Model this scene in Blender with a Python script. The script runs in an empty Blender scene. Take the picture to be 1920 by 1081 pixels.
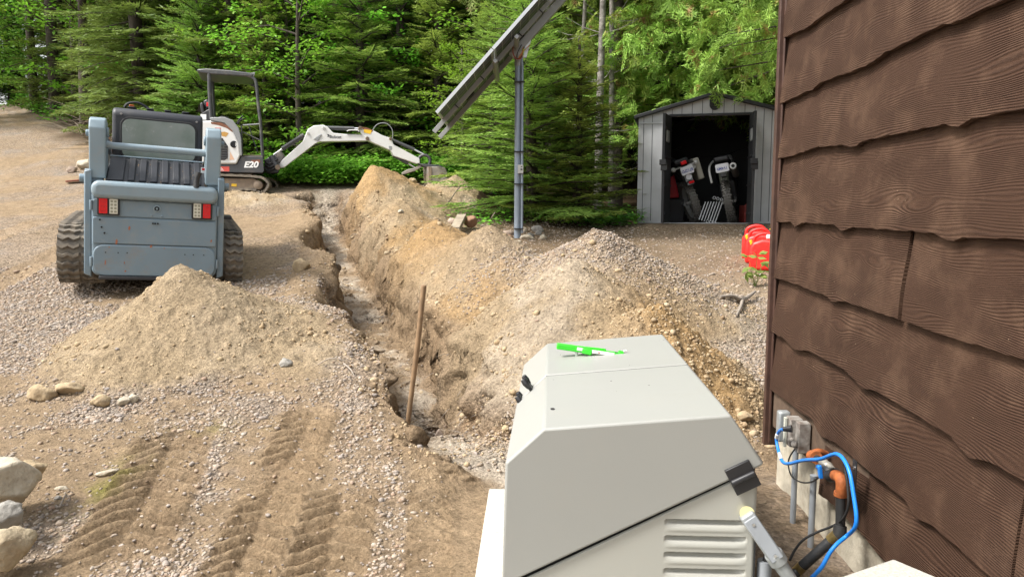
import bpy, bmesh, math, random
import numpy as np
from mathutils import Vector, Matrix
R = math.radians
scene = bpy.context.scene
COL = scene.collection
# ------------------------------------------------------------------ camera
FPX = 1397.0
PITCH = math.atan(153.5 / FPX)
CAMZ = 1.5
cd = bpy.data.cameras.new('camera')
cam = bpy.data.objects.new('camera', cd)
COL.objects.link(cam)
cam.location = (0, 0, CAMZ)
cam.rotation_euler = (math.pi / 2 - PITCH, 0, 0)
cd.sensor_width = 36.0
cd.lens = 36.0 * FPX / 1920.0
cd.clip_start = 0.05
cd.clip_end = 2000
scene.camera = cam
# ------------------------------------------------------------------ light
SUN_EL, SUN_AZ = 53.0, -110.0          # azimuth measured from +Y towards +X
world = bpy.data.worlds.new('World')
scene.world = world
world.use_nodes = True
wn = world.node_tree
bg = wn.nodes['Background']
sky = wn.nodes.new('ShaderNodeTexSky')
sky.sky_type = 'NISHITA'
sky.sun_disc = False
sky.sun_elevation = R(SUN_EL)
sky.sun_rotation = R(SUN_AZ)
sky.air_density = 1.6
sky.dust_density = 4.0
hs = wn.nodes.new('ShaderNodeHueSaturation')
hs.inputs['Saturation'].default_value = 0.35
wn.links.new(sky.outputs[0], hs.inputs['Color'])
wn.links.new(hs.outputs[0], bg.inputs[0])
bg.inputs[1].default_value = 0.15
sd = bpy.data.lights.new('sun', 'SUN')
sd.energy = 2.4
sd.angle = R(12)
sd.color = (1.0, 0.965, 0.92)
sun = bpy.data.objects.new('sun', sd)
COL.objects.link(sun)
_d = Vector((math.sin(R(SUN_AZ)) * math.cos(R(SUN_EL)), math.cos(R(SUN_AZ)) * math.cos(R(SUN_EL)), math.sin(R(SUN_EL))))
sun.rotation_euler = _d.to_track_quat('Z', 'Y').to_euler()
scene.view_settings.view_transform = 'Standard'
scene.view_settings.look = 'None'
scene.view_settings.exposure = 1.06
scene.view_settings.gamma = 1.0
try:
    scene.cycles.max_bounces = 6
    scene.cycles.diffuse_bounces = 4
    scene.cycles.glossy_bounces = 2
    scene.cycles.transmission_bounces = 3
    scene.cycles.transparent_max_bounces = 6
except Exception:
    pass

# ------------------------------------------------------------------ projection helpers
def ray(px, py):
    u = (px - 960.0) / FPX
    v = (540.5 - py) / FPX
    return Vector((u, math.cos(PITCH) + v * math.sin(PITCH), -math.sin(PITCH) + v * math.cos(PITCH)))
def P(px, py, D):
    d = ray(px, py)
    return Vector((0, 0, CAMZ)) + d * (D / d.y)
def on_plane(px, py, p0, n):
    d = ray(px, py)
    o = Vector((0, 0, CAMZ))
    t = (Vector(p0) - o).dot(n) / d.dot(n)
    return o + d * t

# ------------------------------------------------------------------ numpy noise
_rs = np.random.RandomState(7)
_T = _rs.rand(512, 512)
def vnoise(x, y):
    xi = np.floor(x).astype(np.int64); yi = np.floor(y).astype(np.int64)
    fx = x - xi; fy = y - yi
    fx = fx * fx * fx * (fx * (fx * 6 - 15) + 10); fy = fy * fy * fy * (fy * (fy * 6 - 15) + 10)
    a = _T[xi & 511, yi & 511]; b = _T[(xi + 1) & 511, yi & 511]
    c = _T[xi & 511, (yi + 1) & 511]; d = _T[(xi + 1) & 511, (yi + 1) & 511]
    return ((a * (1 - fx) + b * fx) * (1 - fy) + (c * (1 - fx) + d * fx) * fy) * 2 - 1
def fbm(x, y, sc, octs=4, gain=0.5, off=0.0):
    s = 0; a = 1.0; t = 0
    ca, sa = math.cos(0.6), math.sin(0.6)
    x = x / sc + off * 17.3; y = y / sc - off * 9.1
    for i in range(octs):
        s = s + a * vnoise(x, y); t += a; a *= gain
        x, y = (x * ca - y * sa) * 2.03 + 5.2, (x * sa + y * ca) * 2.03 + 1.7
    return s / t
def sstep(x, a, b):
    t = np.clip((x - a) / (b - a), 0, 1)
    return t * t * (3 - 2 * t)

# ------------------------------------------------------------------ materials
def mat(name, color, rough=0.7, metal=0.0, noise=0.0, nscale=8.0, bump=0.0, bscale=60.0, color2=None, spec=None, coat=0.0,
        dust=None, dustamt=0.4, dscale=5.0):
    m = bpy.data.materials.new(name); m.use_nodes = True
    nt = m.node_tree; N = nt.nodes; L = nt.links
    b = N['Principled BSDF']
    b.inputs['Base Color'].default_value = (*color, 1)
    b.inputs['Roughness'].default_value = rough
    b.inputs['Metallic'].default_value = metal
    if spec is not None: b.inputs['Specular IOR Level'].default_value = spec
    if coat: b.inputs['Coat Weight'].default_value = coat
    tc = N.new('ShaderNodeTexCoord')
    last = None
    if noise > 0 or color2:
        n = N.new('ShaderNodeTexNoise'); n.inputs['Scale'].default_value = nscale; n.inputs['Detail'].default_value = 8
        L.new(tc.outputs['Object'], n.inputs['Vector'])
        mx = N.new('ShaderNodeMix'); mx.data_type = 'RGBA'
        c2 = color2 if color2 else tuple(c * (1 - noise) for c in color)
        mx.inputs[6].default_value = (*color, 1); mx.inputs[7].default_value = (*c2, 1)
        rp = N.new('ShaderNodeMapRange'); rp.inputs[1].default_value = 0.35; rp.inputs[2].default_value = 0.7
        L.new(n.outputs['Fac'], rp.inputs[0]); L.new(rp.outputs[0], mx.inputs[0])
        last = mx.outputs[2]
    if dust:
        n = N.new('ShaderNodeTexNoise'); n.inputs['Scale'].default_value = dscale; n.inputs['Detail'].default_value = 10
        n.inputs['Roughness'].default_value = 0.75
        L.new(tc.outputs['Object'], n.inputs['Vector'])
        rp = N.new('ShaderNodeMapRange'); rp.inputs[1].default_value = 0.5; rp.inputs[2].default_value = 0.75
        rp.inputs[4].default_value = dustamt
        L.new(n.outputs['Fac'], rp.inputs[0])
        mx = N.new('ShaderNodeMix'); mx.data_type = 'RGBA'
        if last: L.new(last, mx.inputs[6])
        else: mx.inputs[6].default_value = (*color, 1)
        mx.inputs[7].default_value = (*dust, 1)
        L.new(rp.outputs[0], mx.inputs[0]); last = mx.outputs[2]
        r2 = N.new('ShaderNodeMapRange'); r2.inputs[3].default_value = rough; r2.inputs[4].default_value = min(1, rough + 0.35)
        L.new(rp.outputs[0], r2.inputs[0]); L.new(r2.outputs[0], b.inputs['Roughness'])
    if last: L.new(last, b.inputs['Base Color'])
    if bump > 0:
        n = N.new('ShaderNodeTexNoise'); n.inputs['Scale'].default_value = bscale; n.inputs['Detail'].default_value = 6
        L.new(tc.outputs['Object'], n.inputs['Vector'])
        bm = N.new('ShaderNodeBump'); bm.inputs['Strength'].default_value = 1.0; bm.inputs['Distance'].default_value = bump
        L.new(n.outputs['Fac'], bm.inputs['Height']); L.new(bm.outputs[0], b.inputs['Normal'])
    return m
def leafmat(name, c1, c2, trans=0.3, rough=0.55, brown=None, bfrac=0.06):
    m = bpy.data.materials.new(name); m.use_nodes = True
    nt = m.node_tree; N = nt.nodes; L = nt.links
    b = N['Principled BSDF']
    geo = N.new('ShaderNodeNewGeometry'); oi = N.new('ShaderNodeObjectInfo'); tc = N.new('ShaderNodeTexCoord')
    n = N.new('ShaderNodeTexNoise'); n.inputs['Scale'].default_value = 1.6; n.inputs['Detail'].default_value = 3
    L.new(tc.outputs['Object'], n.inputs['Vector'])
    ad = N.new('ShaderNodeMath'); ad.operation = 'MULTIPLY_ADD'; ad.inputs[1].default_value = 0.55; ad.inputs[2].default_value = -0.28
    L.new(geo.outputs['Random Per Island'], ad.inputs[0])
    a2 = N.new('ShaderNodeMath'); a2.operation = 'ADD'
    L.new(ad.outputs[0], a2.inputs[0]); L.new(n.outputs['Fac'], a2.inputs[1])
    mx = N.new('ShaderNodeMix'); mx.data_type = 'RGBA'; mx.clamp_factor = True
    mx.inputs[6].default_value = (*c1, 1); mx.inputs[7].default_value = (*c2, 1)
    L.new(a2.outputs[0], mx.inputs[0])
    col = mx.outputs[2]
    if brown:
        n2 = N.new('ShaderNodeTexNoise'); n2.inputs['Scale'].default_value = 5.0; n2.inputs['Detail'].default_value = 4
        L.new(tc.outputs['Object'], n2.inputs['Vector'])
        rp = N.new('ShaderNodeMapRange'); rp.inputs[1].default_value = 0.60 - bfrac; rp.inputs[2].default_value = 0.72 - bfrac
        L.new(n2.outputs['Fac'], rp.inputs[0])
        m3 = N.new('ShaderNodeMix'); m3.data_type = 'RGBA'
        L.new(rp.outputs[0], m3.inputs[0]); L.new(col, m3.inputs[6]); m3.inputs[7].default_value = (*brown, 1); col = m3.outputs[2]
    hv = N.new('ShaderNodeHueSaturation')
    mr = N.new('ShaderNodeMapRange'); mr.inputs[3].default_value = 0.468; mr.inputs[4].default_value = 0.512
    mv = N.new('ShaderNodeMapRange'); mv.inputs[3].default_value = 0.8; mv.inputs[4].default_value = 1.2
    L.new(oi.outputs['Random'], mr.inputs[0]); L.new(oi.outputs['Random'], mv.inputs[0])
    L.new(mr.outputs[0], hv.inputs['Hue']); L.new(mv.outputs[0], hv.inputs['Value']); L.new(col, hv.inputs['Color'])
    L.new(hv.outputs[0], b.inputs['Base Color'])
    b.inputs['Roughness'].default_value = rough
    b.inputs['Specular IOR Level'].default_value = 0.3
    tr = N.new('ShaderNodeBsdfTranslucent'); L.new(hv.outputs[0], tr.inputs['Color'])
    ms = N.new('ShaderNodeMixShader'); ms.inputs[0].default_value = trans
    L.new(b.outputs[0], ms.inputs[1]); L.new(tr.outputs[0], ms.inputs[2])
    L.new(ms.outputs[0], N['Material Output'].inputs['Surface'])
    return m

# ------------------------------------------------------------------ object helpers
def tag(o, label=None, cat=None, group=None, kind=None):
    if label: o['label'] = label
    if cat: o['category'] = cat
    if group: o['group'] = group
    if kind: o['kind'] = kind
    return o
def thing(name, label, cat, loc=(0, 0, 0), rot=(0, 0, 0), group=None):
    o = bpy.data.objects.new(name, None); COL.objects.link(o)
    o.location = loc; o.rotation_euler = rot; o.empty_display_size = 0.2
    return tag(o, label, cat, group)
def wmat(o):
    m = Matrix.Identity(4)
    while o is not None:
        b = Matrix.LocRotScale(o.location, o.rotation_euler, o.scale)
        m = b @ m; o = o.parent
    return m
def link_mesh(name, V, F, m, parent=None, smooth=35, bevel=0.0, segs=2, world=False, mats=None, fm=None):
    V = np.asarray(V, dtype=np.float64).reshape(-1, 3)
    if world and parent is not None:
        Mi = np.array(wmat(parent).inverted())
        V = V @ Mi[:3, :3].T + Mi[:3, 3]
    me = bpy.data.meshes.new(name)
    if isinstance(F, np.ndarray):
        me.vertices.add(len(V)); me.vertices.foreach_set('co', V.astype(np.float32).ravel())
        nf, k = F.shape
        me.loops.add(nf * k); me.loops.foreach_set('vertex_index', F.astype(np.int32).ravel())
        me.polygons.add(nf); me.polygons.foreach_set('loop_start', np.arange(0, nf * k, k, dtype=np.int32))
        me.polygons.foreach_set('loop_total', np.full(nf, k, dtype=np.int32))
        me.update(calc_edges=True)
    else:
        me.from_pydata([tuple(v) for v in V], [], F); me.update()
    for mm in (mats or [m]): me.materials.append(mm)
    if fm is not None: me.polygons.foreach_set('material_index', np.asarray(fm, dtype=np.int32))
    if smooth:
        me.shade_smooth()
        if smooth < 180: me.set_sharp_from_angle(angle=R(smooth))
    o = bpy.data.objects.new(name, me); COL.objects.link(o)
    if parent is not None: o.parent = parent
    if bevel > 0:
        b = o.modifiers.new('bevel', 'BEVEL'); b.width = bevel; b.segments = segs; b.limit_method = 'ANGLE'; b.angle_limit = R(30)
        b.harden_normals = False
    return o
class MB:
    def __init__(s): s.v = []; s.f = []
    def add(s, vs, fs):
        n = len(s.v); s.v += [tuple(v) for v in vs]; s.f += [tuple(i + n for i in f) for f in fs]; return s
    def box(s, c, d, rot=None):
        M = rot if rot is not None else Matrix.Identity(3)
        if isinstance(M, (tuple, list)):
            from mathutils import Euler
            M = Euler(M).to_matrix()
        vs = []
        for x in (-1, 1):
            for y in (-1, 1):
                for z in (-1, 1):
                    vs.append(Vector(c) + M @ Vector((x * d[0] / 2, y * d[1] / 2, z * d[2] / 2)))
        return s.add(vs, [(0, 1, 3, 2), (4, 6, 7, 5), (0, 4, 5, 1), (2, 3, 7, 6), (0, 2, 6, 4), (1, 5, 7, 3)])
    def tube(s, pts, r, n=10, cap=True, smooth=0):
        pts = [Vector(p) for p in pts]
        if smooth: pts = catmull(pts, smooth)
        m = len(pts)
        rs = r if isinstance(r, (list, tuple)) else [r] * m
        if len(rs) != m: rs = list(np.interp(np.linspace(0, 1, m), np.linspace(0, 1, len(rs)), rs))
        up = None; rings = []
        for i, p in enumerate(pts):
            t = (pts[min(i + 1, m - 1)] - pts[max(i - 1, 0)])
            if t.length < 1e-9: t = Vector((0, 0, 1))
            t.normalize()
            if up is None:
                up = t.orthogonal().normalized()
            else:
                up = up - t * up.dot(t)
                if up.length < 1e-6: up = t.orthogonal()
                up.normalize()
            b = t.cross(up)
            rings.append([p + (up * math.cos(2 * math.pi * k / n) + b * math.sin(2 * math.pi * k / n)) * rs[i] for k in range(n)])
        vs = [v for rg in rings for v in rg]; fs = []
        for i in range(m - 1):
            for k in range(n):
                k2 = (k + 1) % n
                fs.append((i * n + k, i * n + k2, (i + 1) * n + k2, (i + 1) * n + k))
        if cap:
            fs.append(tuple(range(n - 1, -1, -1))); fs.append(tuple((m - 1) * n + k for k in range(n)))
        return s.add(vs, fs)
    def cyl(s, p0, p1, r, r1=None, n=16):
        return s.tube([p0, p1], [r, r if r1 is None else r1], n)
    def prism(s, poly, vec):
        n = len(poly); vec = Vector(vec)
        vs = [Vector(p) for p in poly] + [Vector(p) + vec for p in poly]
        fs = [tuple(range(n - 1, -1, -1)), tuple(range(n, 2 * n))]
        for i in range(n):
            j = (i + 1) % n; fs.append((i, j, n + j, n + i))
        return s.add(vs, fs)
    def lathe(s, prof, o, ax=(0, 0, 1), n=24):
        ax = Vector(ax).normalized(); u = ax.orthogonal().normalized(); w = ax.cross(u); o = Vector(o); vs = []
        for (r, h) in prof:
            for k in range(n):
                a = 2 * math.pi * k / n; vs.append(o + ax * h + (u * math.cos(a) + w * math.sin(a)) * r)
        fs = []
        for i in range(len(prof) - 1):
            for k in range(n):
                k2 = (k + 1) % n; fs.append((i * n + k, i * n + k2, (i + 1) * n + k2, (i + 1) * n + k))
        fs.append(tuple(range(n - 1, -1, -1))); fs.append(tuple((len(prof) - 1) * n + k for k in range(n)))
        return s.add(vs, fs)
    def ball(s, c, r, n=10, m=8, sc=(1, 1, 1)):
        prof = [(r * math.sin(math.pi * i / m) + 1e-5, -r * math.cos(math.pi * i / m)) for i in range(m + 1)]
        k = len(s.v); s.lathe(prof, (0, 0, 0), n=n)
        for i in range(k, len(s.v)):
            v = s.v[i]; s.v[i] = (c[0] + v[0] * sc[0], c[1] + v[1] * sc[1], c[2] + v[2] * sc[2])
        return s
    def build(s, name, m, parent=None, **k):
        o = link_mesh(name, s.v, s.f, m, parent, **k)
        bm = bmesh.new(); bm.from_mesh(o.data); bmesh.ops.recalc_face_normals(bm, faces=bm.faces); bm.to_mesh(o.data); bm.free()
        return o
def catmull(p, k):
    out = []
    for i in range(len(p) - 1):
        a = p[max(i - 1, 0)]; b = p[i]; c = p[i + 1]; d = p[min(i + 2, len(p) - 1)]
        for j in range(k):
            t = j / k
            out.append(0.5 * ((2 * b) + (c - a) * t + (2 * a - 5 * b + 4 * c - d) * t * t + (3 * b - a - 3 * c + d) * t ** 3))
    out.append(p[-1]); return out
def text_part(name, s, size, M4, m, parent, extr=0.002, shear=0.0, world=True, sx=1.0, label=None, bold=0.0):
    cu = bpy.data.curves.new(name, 'FONT'); cu.body = s; cu.size = size; cu.extrude = extr; cu.shear = shear
    cu.align_x = 'CENTER'; cu.align_y = 'CENTER'; cu.offset = bold
    to = bpy.data.objects.new(name, cu); COL.objects.link(to)
    dg = bpy.context.evaluated_depsgraph_get(); me = bpy.data.meshes.new_from_object(to.evaluated_get(dg))
    bpy.data.objects.remove(to); me.name = name
    me.transform(Matrix.Diagonal((sx, 1, 1, 1))); me.transform(M4)
    if world: me.transform(wmat(parent).inverted())
    me.materials.clear(); me.materials.append(m)
    o = bpy.data.objects.new(name, me); COL.objects.link(o); o.parent = parent
    if label: o['label'] = label
    return o
def rrect(w, h, r, n=4, cx=0, cy=0):
    out = []
    for (sx, sy, a0) in ((1, 1, 0), (-1, 1, 90), (-1, -1, 180), (1, -1, 270)):
        for i in range(n + 1):
            a = R(a0 + 90 * i / n)
            out.append((cx + sx * (w / 2 - r) + r * math.cos(a), cy + sy * (h / 2 - r) + r * math.sin(a)))
    return out
# ------------------------------------------------------------------ terrain
ZL = ([-8, 0, 3.0, 7.4, 14.8, 18, 24, 31, 36, 45, 300], [-.5, -.15, .0, .64, 1.80, 2.45, 3.9, 5.6, 6.3, 7.2, 16])
ZR = ([-8, 0, 3.0, 4.0, 6.0, 8.0, 10.0, 11.6, 14.0, 16, 24, 36, 300], [-.3, -.1, .02, .12, .42, .70, 1.02, 1.22, 1.30, 1.6, 2.8, 4.6, 14])
TR = np.array([(0.22, 3.7), (-0.33, 4.3), (-1.06, 6.6), (-2.46, 10.6), (-3.3, 13.3), (-3.75, 15.0)])   # trench centre line
PILES = [  # cx, cy, h, r_left, r_right, r_front, r_back
    (-2.66, 5.95, .60, 1.20, 1.60, 1.55, 1.2),
    (-0.25, 7.75, .60, .95, 1.15, 1.0, 1.1),
    (0.46, 5.65, .66, 1.25, 1.2, 1.5, 1.1),
    (0.74, 6.75, .74, 1.2, 1.7, 1.5, 1.0),
    (0.98, 4.95, .50, .9, .75, 1.2, 1.0),
    (-0.10, 6.9, .42, .9, 1.1, .9, 1.1),
    (-0.86, 8.5, .54, .95, 1.0, 1.1, 1.1),
    (-1.55, 10.3, .52, .9, 1.0, 1.3, 1.3),
    (-2.25, 12.3, .74, 1.0, 1.6, 1.3, 1.4),
    (-1.0, 13.4, .45, 1.2, .9, 1.0, 1.0),
    (-1.35, 5.5, .10, .9, .35, .9, 1.0),
    (-4.9, 13.2, .22, 1.2, 1.3, .8, .9),
]
def trench_coords(X, Y):
    best = np.full(X.shape, 1e9); sg = np.zeros(X.shape); tt = np.zeros(X.shape); acc = 0
    for i in range(len(TR) - 1):
        a = TR[i]; b = TR[i + 1]; d = b - a; Ln = math.hypot(*d); d = d / Ln
        rx = X - a[0]; ry = Y - a[1]
        t = np.clip(rx * d[0] + ry * d[1], 0, Ln)
        qx = rx - t * d[0]; qy = ry - t * d[1]
        dist = np.hypot(qx, qy)
        s = qx * d[1] - qy * d[0]
        m = dist < best
        best = np.where(m, dist, best); sg = np.where(m, np.sign(s), sg); tt = np.where(m, acc + t, tt); acc += Ln
    return best * sg, tt, acc
def base_z(X, Y):
    zl = np.interp(Y, *ZL); zr = np.interp(Y, *ZR)
    t = sstep(X, -1.2, 2.4)
    z = zl * (1 - t) + zr * t
    z = z + 0.05 * fbm(X, Y, 2.2, 3, off=3) * sstep(Y, 3, 8)
    return z
def terrain(X, Y, full=False):
    X = np.asarray(X, dtype=float); Y = np.asarray(Y, dtype=float)
    z0 = base_z(X, Y)
    rd = np.hypot(X + 0.0, Y)
    wx = X + 0.10 * fbm(X, Y, .8, 3, off=1); wy = Y + 0.10 * fbm(X, Y, .8, 3, off=2)
    ph = np.zeros(X.shape)
    for k, (cx, cy, h, rl, rr, rf, rb) in enumerate(PILES):
        dx = wx - cx; dy = wy - cy
        rx = np.where(dx < 0, rl, rr); ry = np.where(dy < 0, rf, rb)
        r = np.sqrt((dx / rx) ** 2 + (dy / ry) ** 2 + 0.0012) - 0.035
        f = np.clip(1 - r, 0, 1)
        f = np.where(f < .25, f * f * 2, f - .125) / .875
        if k == 0: f = f ** 1.5
        ph = np.maximum(ph, h * f) + 0.25 * np.minimum(ph, h * f)
    # trench
    d, t, L = trench_coords(X, Y)
    dw = d + .08 * fbm(X, Y, .5, 2, off=41)
    sb = np.maximum(sstep(dw, .12, .68), sstep(-dw, .25, .8))
    ph = np.where(Y > 3.2, ph * (.12 + .88 * sb), ph)
    pm = sstep(ph, 0.01, 0.08)
    dn = d + 0.05 * fbm(X, Y, .35, 3, off=5) + 0.05 * fbm(X, Y, 1.1, 2, off=6)
    hw = 0.27 + 0.03 * fbm(X, Y, 1.5, 2, off=8)
    lw = hw + 0.05 + 0.30 * sstep(fbm(X * 0 + 1.0, t, 1.3, 2, off=4), -.2, .5) * sstep(t, 1, 3)      # left side broken down
    sl = .06 + .10 * (fbm(X, Y, .9, 2, off=51) + .3)
    right = 1 - sstep(dn, hw - .05, hw + .05 + np.clip(sl, 0, .2))
    left = sstep(dn, -lw, -hw + .06)
    m = right * left
    depth = 0.54 * sstep(t, 0.5, 2.2) + .06 * sstep(t, 0.2, .6)
    depth = depth * (1 - sstep(t, L - 1.2, L - .1))
    floor = z0 - depth + 0.05 * fbm(X, Y, .5, 3, off=9)
    z = z0 + ph
    z = z * (1 - m) + np.minimum(z, floor) * m
    lip = np.exp(-((dn + lw + .15) / .14) ** 2) * .05 * sstep(t, 1.2, 2) * (1 - sstep(t, L - 1.5, L))
    z = z + lip
    dist = pm * 1.0
    edge = np.exp(-(np.abs(dn) - hw) ** 2 / .03)
    trz = np.clip(edge + m, 0, 1) * (1 - sstep(t, L - .6, L))
    rough = np.clip(0.25 + .55 * pm + .9 * trz, 0, 1.3)
    near = (1 - sstep(Y, 18, 26))
    z = z + rough * near * (0.040 * fbm(X, Y, .28, 4, .6, off=11)) + near * 0.012 * fbm(X, Y, .11, 3, .6, off=12) * (.4 + rough)
    # crumbly clods on disturbed soil
    cl = fbm(X, Y, .075, 3, .6, off=14)
    z = z + near * np.clip(cl - .12, 0, 1) * .05 * np.clip(pm * .6 + trz + .15, 0, 1)
    cr = sstep(X, .55, .95) * (1 - sstep(X, 1.5, 1.8)) * sstep(Y, 3.7, 4.0) * (1 - sstep(Y, 5.0, 5.6))
    z = z + cr * (.05 * np.clip(fbm(X, Y, .13, 3, .6, off=61), -.2, 1) + .045 * np.clip(fbm(X, Y, .06, 3, .6, off=62), -.1, 1))
    # flatten by the generator, the shed and the house
    g = sstep(X, -.45, -.2) * (1 - sstep(X, 1.4, 1.7)) * (1 - sstep(Y, 3.75, 4.15))
    z = z * (1 - g) + (0.03 + .02 * fbm(X, Y, .3, 3)) * g
    hs_ = sstep(X, .80, 1.0) * (1 - sstep(Y, 3.3, 4.2))
    z = z + hs_ * .12 * (1 - sstep(Y, 2.2, 2.6) * 0)
    sh = sstep(X, 1.7, 2.1) * (1 - sstep(X, 5.0, 5.6)) * sstep(Y, 10.9, 11.4) * (1 - sstep(Y, 15.2, 16))
    z = z * (1 - sh) + 1.235 * sh
    # lug marks of rubber tracks in the mud
    tm = np.zeros(X.shape)
    for (x0, y0, x1, y1, w, amp, sp) in TRACKS:
        ddx, ddy = x1 - x0, y1 - y0; Ln = math.hypot(ddx, ddy); ddx /= Ln; ddy /= Ln
        a = (X - x0) * ddx + (Y - y0) * ddy; b = (X - x0) * ddy - (Y - y0) * ddx
        b = b + .02 * fbm(X, Y, .5, 2, off=21)
        a2 = a + .52 * np.abs(b) + .03 * fbm(X, Y, .25, 3, off=22)
        inb = (1 - sstep(np.abs(b), w * .42, w * .52)) * sstep(a, 0, .3) * (1 - sstep(a, Ln - .4, Ln))
        patch = sstep(fbm(X, Y, .55, 3, off=23 + x0), -.75, -.10)
        lug = np.cos(a2 / sp * 2 * math.pi)
        lug = np.where(lug > 0, np.abs(lug) ** .6, -np.abs(lug) ** .8 * .9)
        gap = 1 - .7 * np.exp(-(b / .02) ** 2)
        z = z + inb * patch * amp * 1.2 * np.clip(.9 + .7 * fbm(X, Y, .18, 3, .6, off=24), .25, 1.3) * (lug * gap)
        rim = np.exp(-((np.abs(b) - w * .53) / .03) ** 2) * sstep(a, 0, .3) * (1 - sstep(a, Ln - .4, Ln))
        z = z + rim * patch * amp * .3
        tm = np.maximum(tm, inb * patch)
    if not full: return z
    return z, dict(ph=ph, pm=pm, d=dn, t=t, m=m, trz=trz, tm=tm, g=g, sh=sh, L=L, hw=hw)
TRACKS = [(-1.06, 2.2, -1.26, 4.75, .34, .026, .100), (-1.66, 2.9, -1.98, 4.45, .46, .028, .100),
          (-.70, 2.2, -.84, 3.75, .36, .028, .105), (-.30, 2.5, -.45, 4.0, .22, .010, .11), (-3.15, 3.4, -2.2, 3.35, .3, .010, .12),
          (-2.1, 7.3, -3.1, 12.5, .33, .015, .13), (-6.5, 6.5, -7.9, 16., .4, .014, .15), (-5.2, 6.5, -6.7, 16., .4, .014, .15)]
def tz(x, y):
    return float(terrain(np.array([x]), np.array([y]))[0])
def lerp3(a, b, t):
    return a * (1 - t[..., None]) + np.array(b) * t[..., None]
def ground_color(X, Y):
    z, q = terrain(X, Y, True)
    n1 = fbm(X, Y, 1.6, 4, off=31); n2 = fbm(X, Y, .45, 4, .6, off=32); n3 = fbm(X, Y, .12, 3, .6, off=33)
    C = np.zeros(X.shape + (3,)) + np.array(C_TAN)
    # gravelled yard on the left and in the foreground
    grav = sstep(n1 + .6 * n2 + .35 * sstep(-X, 2.0, 4.5) + .15, -.05, .5)
    bands = sstep(np.sin((X + .28 * Y) * 6.2 + 1.2 * n1) + .6 * n2, .1, .7) * sstep(-X, -.2, .3) * (1 - sstep(-X, 2.2, 2.8)) * (1 - sstep(Y, 4.2, 5.0))
    fg = (1 - sstep(Y, 4.4, 5.0))
    grav = grav * (1 - fg * .45 * sstep(X, -2.4, -1.8)) + bands * .45 * fg
    grav = np.clip(grav, 0, 1) * (1 - q['tm'] * .80)
    C = lerp3(C, C_GRAV, grav)
    C = lerp3(C, C_GREY, sstep(n2 + n1 * .5, .15, .6) * grav * .8)
    # mud in the lug marks
    C = lerp3(C, C_MUD, np.clip(q['tm'] * .3, 0, 1) * fg)
    dk = sstep(fbm(X, Y, .22, 4, .65, off=71), .05, .5); C = lerp3(C, (.24, .165, .10), dk * .35 * (1 - sstep(Y, 16, 20)))
    # worn tan wheel lane beyond
    lane = np.exp(-((X + .45 * Y - .3) / 1.2) ** 2) * sstep(Y, 6, 9) * .6
    C = lerp3(C, C_TAN, np.clip(lane + .5 * sstep(n1, 0, .5) * sstep(Y, 7, 10), 0, 1))
    # piles
    pm = q['pm']
    S = np.zeros(C.shape) + np.array(C_SAND)
    S = lerp3(S, C_PALE, sstep(n1 * .7 + n2 + .1, .05, .6) * .75)
    S = lerp3(S, C_ORANGE, sstep(-n1 + .5 * n2, .15, .6) * .8)
    og = np.exp(-(((X + .85) / .6) ** 2 + ((Y - 8.5) / .7) ** 2)); S = lerp3(S, C_ORANGE, np.clip(og * 1.2, 0, .9))
    og = np.exp(-(((X - 1.15) / .35) ** 2 + ((Y - 4.9) / 1.1) ** 2)); S = lerp3(S, C_ORANGE, np.clip(og * 1.3, 0, .85))
    gg = np.exp(-(((X - 1.0) / 1.0) ** 2 + ((Y - 7.1) / .75) ** 2)); S = lerp3(S, C_GRAV, np.clip(gg * 1.6, 0, .95))
    ca = np.exp(-(((X + 2.55) / 1.3) ** 2 + ((Y - 5.7) / 1.2) ** 2)); S = lerp3(S, C_SAND, np.clip(ca * 1.2, 0, .75))
    C = C * (1 - pm[..., None]) + S * pm[..., None]
    # trench
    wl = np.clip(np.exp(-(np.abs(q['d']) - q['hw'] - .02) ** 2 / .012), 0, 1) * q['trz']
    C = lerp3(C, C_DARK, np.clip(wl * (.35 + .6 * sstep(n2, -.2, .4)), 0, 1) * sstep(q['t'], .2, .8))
    fl = q['m'] * (1 - wl)
    C = lerp3(C, (.50, .43, .34), np.clip(fl * sstep(n2 + n3 * .5, -.5, .3) * .85, 0, 1))
    # dark damp earth by the shed and pole
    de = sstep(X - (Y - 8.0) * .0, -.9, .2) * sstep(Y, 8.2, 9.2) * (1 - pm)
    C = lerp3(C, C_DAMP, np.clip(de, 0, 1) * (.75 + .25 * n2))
    yard = sstep(X, 1.4, 2.2) * sstep(Y, 7.0, 8.0) * (1 - sstep(Y, 11.6, 12.2)) * (1 - pm)
    C = lerp3(C, C_PACK, np.clip(yard, 0, 1) * .85)
    rightg = sstep(X, .9, 1.3) * (1 - sstep(Y, 7.2, 8.2)) * sstep(Y, 5.0, 5.6) * (1 - pm)
    C = lerp3(C, C_PALE, np.clip(rightg, 0, 1) * (.5 + .4 * n2))
    # forest floor
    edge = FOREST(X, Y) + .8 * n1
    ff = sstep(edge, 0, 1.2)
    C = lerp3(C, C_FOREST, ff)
    # moss
    ms = np.exp(-(((X + 2.05) / .13) ** 2 + ((Y - 3.62) / .3) ** 2)) * .8 + np.exp(-(((X + 1.75) / .3) ** 2 + ((Y - 4.3) / .12) ** 2)) * .35
    C = lerp3(C, C_MOSS, np.clip(ms * sstep(n3, -.4, .5), 0, 1))
    C = C * (1 + .16 * n3 + .10 * n2)[..., None]
    return z, np.clip(C, .01, 1), dict(q, grav=grav * (1 - pm) * (1 - ff), ff=ff, grey=gg * pm)
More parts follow.
